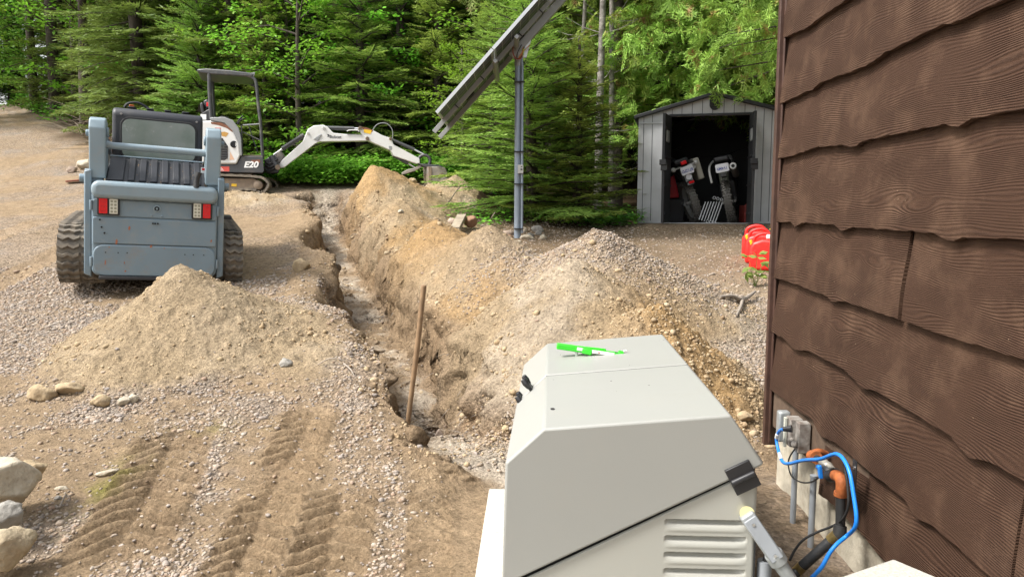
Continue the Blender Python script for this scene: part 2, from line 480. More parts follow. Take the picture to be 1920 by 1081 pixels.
def FOREST(X, Y):
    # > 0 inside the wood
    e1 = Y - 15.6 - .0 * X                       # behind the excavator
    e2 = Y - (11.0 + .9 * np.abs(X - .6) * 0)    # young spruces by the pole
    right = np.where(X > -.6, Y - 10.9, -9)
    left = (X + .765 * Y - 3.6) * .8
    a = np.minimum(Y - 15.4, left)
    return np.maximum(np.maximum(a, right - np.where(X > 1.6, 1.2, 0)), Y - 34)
C_TAN = (.325, .235, .145); C_GRAV = (.325, .25, .18); C_GREY = (.31, .265, .225); C_MUD = (.30, .21, .12)
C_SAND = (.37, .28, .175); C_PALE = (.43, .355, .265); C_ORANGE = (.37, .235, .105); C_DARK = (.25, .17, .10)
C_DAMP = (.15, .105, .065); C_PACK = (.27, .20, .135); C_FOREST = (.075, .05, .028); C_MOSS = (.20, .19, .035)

def ground_material():
    m = bpy.data.materials.new('soil'); m.use_nodes = True
    nt = m.node_tree; N = nt.nodes; L = nt.links; b = N['Principled BSDF']
    at = N.new('ShaderNodeAttribute'); at.attribute_name = 'soil'
    g = N.new('ShaderNodeAttribute'); g.attribute_name = 'stony'
    geo = N.new('ShaderNodeNewGeometry')
    vo = N.new('ShaderNodeTexVoronoi'); vo.inputs['Scale'].default_value = 48; vo.inputs['Randomness'].default_value = 1
    no = N.new('ShaderNodeTexNoise'); no.inputs['Scale'].default_value = 60; no.inputs['Detail'].default_value = 8; no.inputs['Roughness'].default_value = .7
    n2 = N.new('ShaderNodeTexNoise'); n2.inputs['Scale'].default_value = 14; n2.inputs['Detail'].default_value = 8; n2.inputs['Roughness'].default_value = .65
    for n in (vo, no, n2): L.new(geo.outputs['Position'], n.inputs['Vector'])
    # per-stone tint
    bw = N.new('ShaderNodeSeparateColor'); L.new(vo.outputs['Color'], bw.inputs[0])
    mr = N.new('ShaderNodeMapRange'); mr.inputs[3].default_value = .62; mr.inputs[4].default_value = 1.35
    L.new(bw.outputs[0], mr.inputs[0])
    st = N.new('ShaderNodeMix'); st.data_type = 'FLOAT'; st.inputs[2].default_value = 1.0
    L.new(g.outputs['Fac'], st.inputs[0]); L.new(mr.outputs[0], st.inputs[3])
    m2 = N.new('ShaderNodeMapRange'); m2.inputs[1].default_value = .3; m2.inputs[2].default_value = .7; m2.inputs[3].default_value = .60; m2.inputs[4].default_value = 1.28
    L.new(no.outputs['Fac'], m2.inputs[0])
    m3 = N.new('ShaderNodeMapRange'); m3.inputs[1].default_value = .3; m3.inputs[2].default_value = .7; m3.inputs[3].default_value = .82; m3.inputs[4].default_value = 1.15
    L.new(n2.outputs['Fac'], m3.inputs[0])
    p1 = N.new('ShaderNodeMath'); p1.operation = 'MULTIPLY'; L.new(st.outputs[0], p1.inputs[0]); L.new(m2.outputs[0], p1.inputs[1])
    p2 = N.new('ShaderNodeMath'); p2.operation = 'MULTIPLY'; L.new(p1.outputs[0], p2.inputs[0]); L.new(m3.outputs[0], p2.inputs[1])
    vm = N.new('ShaderNodeVectorMath'); vm.operation = 'SCALE'; L.new(at.outputs['Color'], vm.inputs[0]); L.new(p2.outputs[0], vm.inputs['Scale'])
    L.new(vm.outputs[0], b.inputs['Base Color'])
    b.inputs['Roughness'].default_value = .95; b.inputs['Specular IOR Level'].default_value = .15
    # bump
    h1 = N.new('ShaderNodeMath'); h1.operation = 'MULTIPLY'; L.new(vo.outputs['Distance'], h1.inputs[0]); L.new(g.outputs['Fac'], h1.inputs[1])
    h2 = N.new('ShaderNodeMath'); h2.operation = 'MULTIPLY_ADD'; h2.inputs[1].default_value = -.9; L.new(h1.outputs[0], h2.inputs[0]); L.new(no.outputs['Fac'], h2.inputs[2])
    bu = N.new('ShaderNodeBump'); bu.inputs['Strength'].default_value = 1; bu.inputs['Distance'].default_value = .026
    L.new(h2.outputs[0], bu.inputs['Height'])
    b2 = N.new('ShaderNodeBump'); b2.inputs['Strength'].default_value = .8; b2.inputs['Distance'].default_value = .03
    L.new(n2.outputs['Fac'], b2.inputs['Height']); L.new(bu.outputs[0], b2.inputs['Normal'])
    L.new(b2.outputs[0], b.inputs['Normal'])
    return m
def make_ground():
    ys = list(np.arange(-7, 1.8, .25))
    y = 1.8
    while y < 17: ys.append(y); y += .0024 * (y + 2)
    while y < 60: ys.append(y); y += .012 * (y + 2)
    while y < 300: ys.append(y); y += 12
    ys = np.array(ys)
    u = np.concatenate([np.linspace(-2.6, -.78, 60)[:-1], np.linspace(-.78, .50, 700), np.linspace(.50, 2.6, 70)[1:]])
    U, Y = np.meshgrid(u, ys)
    X = U * np.maximum(Y + 1.2, 3.0)
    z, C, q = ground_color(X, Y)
    nr, nc = X.shape
    wl = np.clip(q['trz'], 0, 1) * (Y < 18)
    X = X + wl * (.075 * vnoise(Y * 5.1 + 3, z * 6.3) + .05 * vnoise(Y * 13.7, z * 17.1) + .025 * vnoise(Y * 31, z * 37))
    Yd = Y + wl * .04 * vnoise(X * 9.1 + Y * 4, z * 15.3 + 7)
    V = np.stack([X, Yd, z], -1).reshape(-1, 3)
    idx = np.arange(nr * nc).reshape(nr, nc)
    F = np.stack([idx[:-1, :-1], idx[:-1, 1:], idx[1:, 1:], idx[1:, :-1]], -1).reshape(-1, 4)
    o = link_mesh('ground', V, F, ground_material(), smooth=180)
    a = o.data.color_attributes.new('soil', 'FLOAT_COLOR', 'POINT')
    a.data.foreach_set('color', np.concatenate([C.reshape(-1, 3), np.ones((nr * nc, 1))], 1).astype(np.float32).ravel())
    s = o.data.attributes.new('stony', 'FLOAT', 'POINT')
    s.data.foreach_set('value', np.clip(q['grav'] * .8 + q['grey'] + .15 * q['pm'] + .2, 0, 1).astype(np.float32).ravel())
    tag(o, kind='structure')
    return o
make_ground()

# ---- loose stones
def icosa():
    t = (1 + 5 ** .5) / 2
    v = np.array([(-1, t, 0), (1, t, 0), (-1, -t, 0), (1, -t, 0), (0, -1, t), (0, 1, t), (0, -1, -t), (0, 1, -t), (t, 0, -1), (t, 0, 1), (-t, 0, -1), (-t, 0, 1)], float)
    v /= np.linalg.norm(v[0])
    f = np.array([(0, 11, 5), (0, 5, 1), (0, 1, 7), (0, 7, 10), (0, 10, 11), (1, 5, 9), (5, 11, 4), (11, 10, 2), (10, 7, 6), (7, 1, 8), (3, 9, 4), (3, 4, 2), (3, 2, 6), (3, 6, 8), (3, 8, 9), (4, 9, 5), (2, 4, 11), (6, 2, 10), (8, 6, 7), (9, 8, 1)])
    return v, f
def scatter(name, pts, sizes, m, seed, squash=.65, sink=.1):
    rs = np.random.RandomState(seed); v, f = icosa(); n = len(pts)
    J = v[None] * (1 + .38 * (rs.rand(n, 12, 1) - .5)) + .16 * (rs.rand(n, 12, 3) - .5)
    sc = np.stack([rs.uniform(.75, 1.35, n), rs.uniform(.6, 1.0, n), rs.uniform(.75, 1.1, n) * squash], -1) * sizes[:, None]
    J = J * sc[:, None, :]
    # tilt + spin
    a = rs.rand(n) * 2 * np.pi; b = rs.normal(0, .35, n)
    ca, sa, cb, sb = np.cos(a), np.sin(a), np.cos(b), np.sin(b)
    x, y, zz = J[..., 0], J[..., 1], J[..., 2]
    y2 = y * cb[:, None] - zz * sb[:, None]; z2 = y * sb[:, None] + zz * cb[:, None]
    x3 = x * ca[:, None] - y2 * sa[:, None]; y3 = x * sa[:, None] + y2 * ca[:, None]
    V = np.stack([x3, y3, z2], -1) + pts[:, None, :] + np.array([0, 0, 1.0]) * (sizes * sink)[:, None, None]
    F = (f[None] + (np.arange(n) * 12)[:, None, None]).reshape(-1, 3)
    o = link_mesh(name, V.reshape(-1, 3), F, m, smooth=0)
    return o
def stonemat(name, cols, rough=.9):
    m = bpy.data.materials.new(name); m.use_nodes = True; nt = m.node_tree; N = nt.nodes; L = nt.links; b = N['Principled BSDF']
    geo = N.new('ShaderNodeNewGeometry'); cr = N.new('ShaderNodeValToRGB'); cr.color_ramp.interpolation = 'LINEAR'
    e = cr.color_ramp.elements
    while len(e) < len(cols): e.new(.5)
    for i, c in enumerate(cols): e[i].position = i / (len(cols) - 1); e[i].color = (*c, 1)
    L.new(geo.outputs['Random Per Island'], cr.inputs[0])
    no = N.new('ShaderNodeTexNoise'); no.inputs['Scale'].default_value = 90; no.inputs['Detail'].default_value = 5; L.new(geo.outputs['Position'], no.inputs['Vector'])
    mr = N.new('ShaderNodeMapRange'); mr.inputs[1].default_value = .3; mr.inputs[2].default_value = .7; mr.inputs[3].default_value = .75; mr.inputs[4].default_value = 1.2; L.new(no.outputs['Fac'], mr.inputs[0])
    vm = N.new('ShaderNodeVectorMath'); vm.operation = 'SCALE'; L.new(cr.outputs[0], vm.inputs[0]); L.new(mr.outputs[0], vm.inputs['Scale'])
    L.new(vm.outputs[0], b.inputs['Base Color']); b.inputs['Roughness'].default_value = rough; b.inputs['Specular IOR Level'].default_value = .2
    bu = N.new('ShaderNodeBump'); bu.inputs['Distance'].default_value = .004; L.new(no.outputs['Fac'], bu.inputs['Height']); L.new(bu.outputs[0], b.inputs['Normal'])
    return m
M_GRAV = stonemat('crushed_stone', [(.20, .165, .14), (.32, .255, .19), (.28, .245, .22), (.37, .295, .22), (.33, .285, .25), (.44, .375, .30), (.31, .22, .16), (.34, .26, .18)])
M_CLOD = stonemat('soil_clods', [(.36, .27, .165), (.42, .325, .20), (.33, .24, .145), (.46, .37, .25), (.40, .29, .17), (.27, .19, .115)])
def make_stones():
    rs = np.random.RandomState(3)
    def cand(n, ymin, ymax, p=1.6):
        y = ymin + (ymax - ymin) * rs.rand(n) ** p
        x = (rs.rand(n) * 1.36 - .78) * (y + 1.0)
        return x, y
    x, y = cand(150000, 2.3, 8.5)
    _, C, q = ground_color(x, y)
    keep = (rs.rand(len(x)) < np.clip(q['grav'] ** 1.3 * 1.0 + .06, 0, 1) * (1 - q['m'] * .7) * (1 - .85 * q['pm']) * (1 - .5 * q['tm'])) & (q['g'] < .5)
    x, y = x[keep][:70000], y[keep][:70000]
    s = (.0062 + .006 * rs.rand(len(x)) ** 2.0 + .012 * (rs.rand(len(x)) ** 14)) * (1 + .10 * np.clip(y - 3, 0, 6))
    o = scatter('gravel', np.stack([x, y, terrain(x, y)], -1), s, M_GRAV, 5)
    tag(o, 'loose grey and pinkish crushed stone spread over the yard', 'gravel', kind='stuff')
    x, y = cand(230000, 3.6, 14.5, 1.3)
    _, C, q = ground_color(x, y)
    clus = sstep(fbm(x, y, .35, 3, off=44), -.1, .5)
    cr_ = (x > .7) * (y < 5.3) * .22
    keep = (rs.rand(len(x)) < np.clip(cr_ + q['pm'] * .30 * (.2 + clus) + q['trz'] * .65 * (.25 + clus), 0, 1) * (1 - .6 * q['m'])) & (q['g'] < .3) & (q['ff'] < .3)
    x, y = x[keep][:60000], y[keep][:60000]
    s = (.005 + .008 * rs.rand(len(x)) ** 3 + .024 * rs.rand(len(x)) ** 30) * (1 + .05 * np.clip(y - 4, 0, 8))
    o = scatter('soil_clods', np.stack([x, y, terrain(x, y)], -1), s, M_CLOD, 6, squash=.8)
    tag(o, 'crumbled clods and small stones on the dug sand', 'soil clods', kind='stuff')
    # grey stone on the rear heap
    n = 14000
    a = rs.rand(n) * 6.283; r = np.sqrt(rs.rand(n))
    x = .9 + 1.5 * r * np.cos(a); y = 6.75 + 1.0 * r * np.sin(a)
    _, C, q = ground_color(x, y); k = (q['pm'] > .4) & (rs.rand(n) < q['grey'] * 1.3)
    x, y = x[k], y[k]
    o = scatter('crushed_stone', np.stack([x, y, terrain(x, y)], -1), .009 + .006 * rs.rand(len(x)), M_GRAV, 8)
    tag(o, 'pinkish grey crushed stone covering the rear heap', 'gravel', kind='stuff')
make_stones()
def yard_litter():
    rs = np.random.RandomState(12); n = 9000
    x = rs.uniform(-1.2, 4.6, n); y = rs.uniform(5.2, 12.0, n)
    _, C, q = ground_color(x, y)
    k = (q['pm'] < .3) & (q['sh'] < .5) & ((x > 1.0) | (y > 8.6)); x, y = x[k], y[k]
    o = scatter('small_stones', np.stack([x, y, terrain(x, y)], -1), .008 + .012 * rs.rand(len(x)) ** 4 + .02 * rs.rand(len(x)) ** 25, M_GRAV, 13)
    tag(o, 'small loose stones over the packed earth before the shed', 'small stones', kind='stuff')
yard_litter()
# ------------------------------------------------------------------ house on the right
WA = math.atan(45 / FPX) * 1.0
WC = P(1452, 418, 3.6)                      # top reference on the corner
WX, WY = WC.x, WC.y
wx_ = Vector((math.cos(WA), -math.sin(WA), 0)); wy_ = Vector((math.sin(WA), math.cos(WA), 0))
def wall_px(px, py):
    p = on_plane(px, py, (WX, WY, 0), wx_); r = p - Vector((WX, WY, 0))
    return -r.dot(wy_), p.z                  # s (towards the camera), z
def siding_mat():
    m = bpy.data.materials.new('stained_siding'); m.use_nodes = True; nt = m.node_tree; N = nt.nodes; L = nt.links; b = N['Principled BSDF']
    uv = N.new('ShaderNodeAttribute'); uv.attribute_name = 'grain'
    sep = N.new('ShaderNodeSeparateXYZ'); L.new(uv.outputs['Vector'], sep.inputs[0])
    # large warp (cathedral figure), stretched along the board
    mp = N.new('ShaderNodeMapping'); mp.inputs['Scale'].default_value = (1.5, 6.5, 1); L.new(uv.outputs['Vector'], mp.inputs[0])
    n1 = N.new('ShaderNodeTexNoise'); n1.inputs['Scale'].default_value = 1.0; n1.inputs['Detail'].default_value = 1.5; L.new(mp.outputs[0], n1.inputs['Vector'])
    vk = N.new('ShaderNodeTexVoronoi'); vk.inputs['Scale'].default_value = 1.0; mk = N.new('ShaderNodeMapping'); mk.inputs['Scale'].default_value = (1.7, 4.2, 1); L.new(uv.outputs['Vector'], mk.inputs[0]); L.new(mk.outputs[0], vk.inputs['Vector'])
    kd = N.new('ShaderNodeMapRange'); kd.interpolation_type = 'SMOOTHERSTEP'; kd.inputs[1].default_value = 0; kd.inputs[2].default_value = .32; kd.inputs[3].default_value = 1; kd.inputs[4].default_value = 0; L.new(vk.outputs['Distance'], kd.inputs[0])
    a = N.new('ShaderNodeMath'); a.operation = 'MULTIPLY_ADD'; a.inputs[1].default_value = .15; L.new(n1.outputs['Fac'], a.inputs[0]); L.new(sep.outputs[1], a.inputs[2])
    a2 = N.new('ShaderNodeMath'); a2.operation = 'MULTIPLY_ADD'; a2.inputs[1].default_value = .03; L.new(kd.outputs[0], a2.inputs[0]); L.new(a.outputs[0], a2.inputs[2])
    fr = N.new('ShaderNodeMath'); fr.operation = 'MULTIPLY'; fr.inputs[1].default_value = 2 * math.pi * 135; L.new(a2.outputs[0], fr.inputs[0])
    si = N.new('ShaderNodeMath'); si.operation = 'SINE'; L.new(fr.outputs[0], si.inputs[0])
    mp2 = N.new('ShaderNodeMapping'); mp2.inputs['Scale'].default_value = (14, 260, 1); L.new(uv.outputs['Vector'], mp2.inputs[0])
    n2 = N.new('ShaderNodeTexNoise'); n2.inputs['Scale'].default_value = 1; n2.inputs['Detail'].default_value = 5; n2.inputs['Roughness'].default_value = .7; L.new(mp2.outputs[0], n2.inputs['Vector'])
    n3 = N.new('ShaderNodeTexNoise'); n3.inputs['Scale'].default_value = 3.2; n3.inputs['Detail'].default_value = 6; n3.inputs['Roughness'].default_value = .6; L.new(uv.outputs['Vector'], n3.inputs['Vector'])
    n4 = N.new('ShaderNodeTexNoise'); n4.inputs['Scale'].default_value = 330; n4.inputs['Detail'].default_value = 3; L.new(uv.outputs['Vector'], n4.inputs['Vector'])
    amp = N.new('ShaderNodeMapRange'); amp.inputs[1].default_value = .35; amp.inputs[2].default_value = .65; amp.inputs[3].default_value = .05; amp.inputs[4].default_value = .9; L.new(n3.outputs['Fac'], amp.inputs[0])
    sa = N.new('ShaderNodeMath'); sa.operation = 'MULTIPLY'; L.new(si.outputs[0], sa.inputs[0]); L.new(amp.outputs[0], sa.inputs[1])
    h = N.new('ShaderNodeMath'); h.operation = 'MULTIPLY_ADD'; h.inputs[1].default_value = 1.5; L.new(n2.outputs['Fac'], h.inputs[0]); L.new(sa.outputs[0], h.inputs[2])
    h2 = N.new('ShaderNodeMath'); h2.operation = 'MULTIPLY_ADD'; h2.inputs[1].default_value = 1.6; L.new(n4.outputs['Fac'], h2.inputs[0]); L.new(h.outputs[0], h2.inputs[2])
    bu = N.new('ShaderNodeBump'); bu.inputs['Strength'].default_value = 1; bu.inputs['Distance'].default_value = .0015; L.new(h2.outputs[0], bu.inputs['Height']); L.new(bu.outputs[0], b.inputs['Normal'])
    cr = N.new('ShaderNodeMapRange'); cr.inputs[1].default_value = -1.2; cr.inputs[2].default_value = 2.6; L.new(h.outputs[0], cr.inputs[0])
    mx = N.new('ShaderNodeMix'); mx.data_type = 'RGBA'; mx.inputs[6].default_value = (.026, .0125, .0075, 1); mx.inputs[7].default_value = (.074, .037, .021, 1); L.new(cr.outputs[0], mx.inputs[0])
    # dusty faded patches
    n5 = N.new('ShaderNodeTexNoise'); n5.inputs['Scale'].default_value = 5.0; n5.inputs['Detail'].default_value = 7; n5.inputs['Roughness'].default_value = .65; L.new(uv.outputs['Vector'], n5.inputs['Vector'])
    fp = N.new('ShaderNodeMapRange'); fp.inputs[1].default_value = .48; fp.inputs[2].default_value = .70; fp.inputs[4].default_value = .65; L.new(n5.outputs['Fac'], fp.inputs[0])
    m2 = N.new('ShaderNodeMix'); m2.data_type = 'RGBA'; L.new(fp.outputs[0], m2.inputs[0]); L.new(mx.outputs[2], m2.inputs[6]); m2.inputs[7].default_value = (.118, .068, .042, 1)
    vs = N.new('ShaderNodeTexVoronoi'); vs.inputs['Scale'].default_value = 26; L.new(uv.outputs['Vector'], vs.inputs['Vector'])
    sp = N.new('ShaderNodeMapRange'); sp.inputs[1].default_value = .045; sp.inputs[2].default_value = .06; sp.inputs[3].default_value = .8; sp.inputs[4].default_value = 0; L.new(vs.outputs['Distance'], sp.inputs[0])
    m3 = N.new('ShaderNodeMix'); m3.data_type = 'RGBA'; L.new(sp.outputs[0], m3.inputs[0]); L.new(m2.outputs[2], m3.inputs[6]); m3.inputs[7].default_value = (.34, .24, .16, 1)
    gate = N.new('ShaderNodeMath'); gate.operation = 'GREATER_THAN'; gate.inputs[1].default_value = .56; L.new(n3.outputs['Fac'], gate.inputs[0])
    g2 = N.new('ShaderNodeMath'); g2.operation = 'MULTIPLY'; L.new(gate.outputs[0], g2.inputs[0]); L.new(sp.outputs[0], g2.inputs[1]); L.new(g2.outputs[0], m3.inputs[0])
    L.new(m3.outputs[2], b.inputs['Base Color'])
    b.inputs['Roughness'].default_value = .78; b.inputs['Specular IOR Level'].default_value = .22
    return m
M_SIDING = siding_mat()
M_TRIM = mat('dark_trim', (.075, .036, .024), .6, noise=.4, nscale=12, bump=.002, bscale=50)
M_FOUND = mat('rough_concrete', (.50, .455, .36), .9, noise=.35, nscale=9, bump=.006, bscale=30, dust=(.20, .16, .11), dustamt=.9, dscale=6)
M_OLDWOOD = mat('weathered_plank', (.13, .085, .055), .85, noise=.45, nscale=14, bump=.004, bscale=40)
def z1400(l): return [(1400 + x / 1.352, y / 1.352) for x, y in l]
def z1380(l): return [(1380 + x / 3.1704, 740 + y / 3.1704) for x, y in l]
EDGES = [
    z1400([(88, 96), (145, 75), (190, 40), (250, 0)]),
    z1400([(88, 262), (150, 232), (165, 228), (185, 210), (280, 175), (315, 160), (345, 135), (480, 68), (540, 52), (600, 20), (650, 0)]),
    z1400([(80, 402), (98, 398), (120, 392), (180, 372), (240, 368), (265, 375), (300, 355), (400, 335), (500, 315), (535, 322), (570, 300), (703, 275)]),
    z1400([(72, 562), (110, 562), (122, 574), (140, 564), (220, 570), (240, 585), (270, 575), (470, 590), (500, 605), (520, 612), (545, 600), (703, 605)]),
    z1400([(66, 705), (100, 710), (160, 735), (200, 750), (212, 762), (250, 765), (380, 808), (500, 850), (703, 910)]),
    z1400([(56, 838), (90, 855), (120, 885), (160, 890), (235, 930), (270, 960), (290, 986), (320, 988)]) + z1380([(860, 0), (1050, 110), (1270, 240), (1320, 310), (1380, 370), (1500, 395), (1712, 510)]),
    z1380([(190, -42), (250, 2), (350, 75), (450, 150), (480, 215), (505, 245), (580, 280), (750, 420), (1000, 620), (1035, 690), (1060, 730), (1150, 770), (1320, 910), (1500, 1075)]),
    z1380([(490, 592), (560, 640), (740, 820), (860, 972), (1000, 1100)]),
]
def edge_fn(e, k):
    pts = sorted(wall_px(*p) for p in e)
    s = np.array([p[0] for p in pts]); z = np.array([p[1] for p in pts]); zm = float(np.median(z))
    def f(q):
        q = np.asarray(q, float)
        inside = np.interp(q, s, z)
        w = sstep(q, s[-1], s[-1] + .25)
        ext = zm + .018 * vnoise(q * 3.1 + k * 9, q * 0 + k * 3.3) + .02 * np.clip(vnoise(q * 1.2 + k * 5, q * 0 + k), -1, 0)
        out = inside * (1 - w) + ext * w
        return out + .0025 * vnoise(q * 26, q * 0 + k)
    return f, zm
def house():
    t = thing('house', 'dark brown house wall of wavy edged lap boards along the right side', 'house', tuple(Vector((WX, WY, 0)) + wx_ * .038), (0, 0, -WA))
    fns = [edge_fn(e, i) for i, e in enumerate(EDGES)]
    zs = [f[1] for f in fns]
    for i, z in enumerate((2.62, 2.91, 3.2, 3.49)):
        fns.insert(0, ((lambda q, z=z, i=i: z + .02 * vnoise(np.asarray(q, float) * 3 + i * 7, np.asarray(q, float) * 0 + i) ), z))
    V = []; F = []; G = []; joints = {6: .0}   # board index -> joints
    S = np.concatenate([np.arange(0.012, 3.2, .012), np.arange(3.2, 8.0, .08)])
    rs = random.Random(4)
    jpx = {8: wall_px(1690, 520)[0], 10: wall_px(1899, 1000)[0]}
    for bi, (fn, zm) in enumerate(fns):
        ztop = fns[bi - 1][1] if bi else zm + .3
        top = ztop + .05
        last = bi == len(fns) - 1
        s0 = S
        if last: s0 = S[S > wall_px(1532, 926)[0]]
        segs = [s0]
        if bi in jpx: segs = [s0[s0 < jpx[bi] - .002], s0[s0 > jpx[bi] + .003]]
        for si, ss in enumerate(segs):
            zb = fn(ss); rows = 9; ox, oy = rs.random() * 40, rs.random() * 40
            n0 = len(V); n = len(ss)
            for r in range(rows + 2):
                for j in range(n):
                    if r < rows:
                        t_ = r / (rows - 1); z = top + (zb[j] - top) * t_
                        x = -.006 - .034 * t_ - .003 * float(0) 
                        if r == rows - 1: x += .004; z -= 0.0
                        if r == rows - 2: z = zb[j] + .007
                    elif r == rows: z = zb[j] - .001; x = -.020
                    else: z = zb[j] + .02; x = .002
                    V.append((x, -ss[j], z)); G.append((ss[j] + ox, z + oy + bi * 3.7, 0))
            for r in range(rows + 1):
                for j in range(n - 1):
                    a = n0 + r * n + j; F.append((a, a + 1, a + n + 1, a + n))
            # end cap
            for j in (0, n - 1):
                F.append(tuple(n0 + r * n + j for r in range(rows + 2)))
    V = np.array(V)
    # slight cupping of the boards
    V[:, 0] += .0025 * vnoise(V[:, 1] * 3.3, V[:, 2] * 8)
    sd_ = link_mesh('siding', V, F, M_SIDING, t, smooth=30)
    a = sd_.data.attributes.new('grain', 'FLOAT_VECTOR', 'POINT'); a.data.foreach_set('vector', np.array(G, np.float32).ravel())
    # corner board
    m = MB(); m.box((-.02, .006, 2.1), (.062, .034, 3.55 - .0)); m.box((-.028, -.016, 2.1), (.010, .022, 3.52))
    cb = m.build('corner_board', M_TRIM, t, bevel=.004)
    m = MB(); m.box((2.6, -3.95, 2.11), (5.19, 7.89, 3.38)); m.build('wall', M_TRIM, t)
    m = MB(); m.box((2.60, -3.96, .02), (5.18, 7.87, .79)); m.build('foundation', M_FOUND, t, bevel=.006)
    # weathered starter plank behind the pipes
    m = MB(); m.box((-.008, -.55, .575), (.016, 1.06, .30)); m.build('starter_plank', M_OLDWOOD, t, bevel=.003)
    m = MB(); m.prism([(-.5, .6, 4.0), (2.6, .6, 5.6), (5.7, .6, 4.0), (5.7, .6, 4.12), (2.6, .6, 5.74), (-.5, .6, 4.12)], (0, -9.0, 0)); m.build('roof', M_TRIM, t)
    m = MB(); m.prism([(0, -.01, 3.8), (5.19, -.01, 3.8), (2.6, -.01, 5.55)], (0, -7.85, 0)); m.build('gable', M_TRIM, t)
    return t
HOUSE = house()
# ------------------------------------------------------------------ standby generator
M_TAN = mat('tan_enamel', (.315, .318, .295), .42, noise=.03, nscale=2.0, dust=(.36, .33, .27), dustamt=.14, dscale=9, bump=.0003, bscale=300)
M_TAN2 = mat('pale_enamel', (.385, .385, .345), .42, dust=(.40, .36, .29), dustamt=.25, dscale=9, bump=.0003, bscale=300)
M_BLACK = mat('black_plastic', (.018, .018, .02), .45)
M_RUBBER = mat('black_rubber', (.02, .02, .02), .75)
M_GREYPVC = mat('grey_pvc', (.27, .29, .31), .5, noise=.12, nscale=20)
M_GREYMETAL = mat('grey_cast_metal', (.36, .38, .38), .45, metal=.3, noise=.2, nscale=30)
M_CREAM = mat('speckled_concrete', (.50, .485, .43), .9, noise=.25, nscale=120, dust=(.30, .25, .18), dustamt=.5, dscale=60, bump=.0015, bscale=160)
M_STEEL = mat('steel', (.5, .5, .5), .35, metal=1.0)
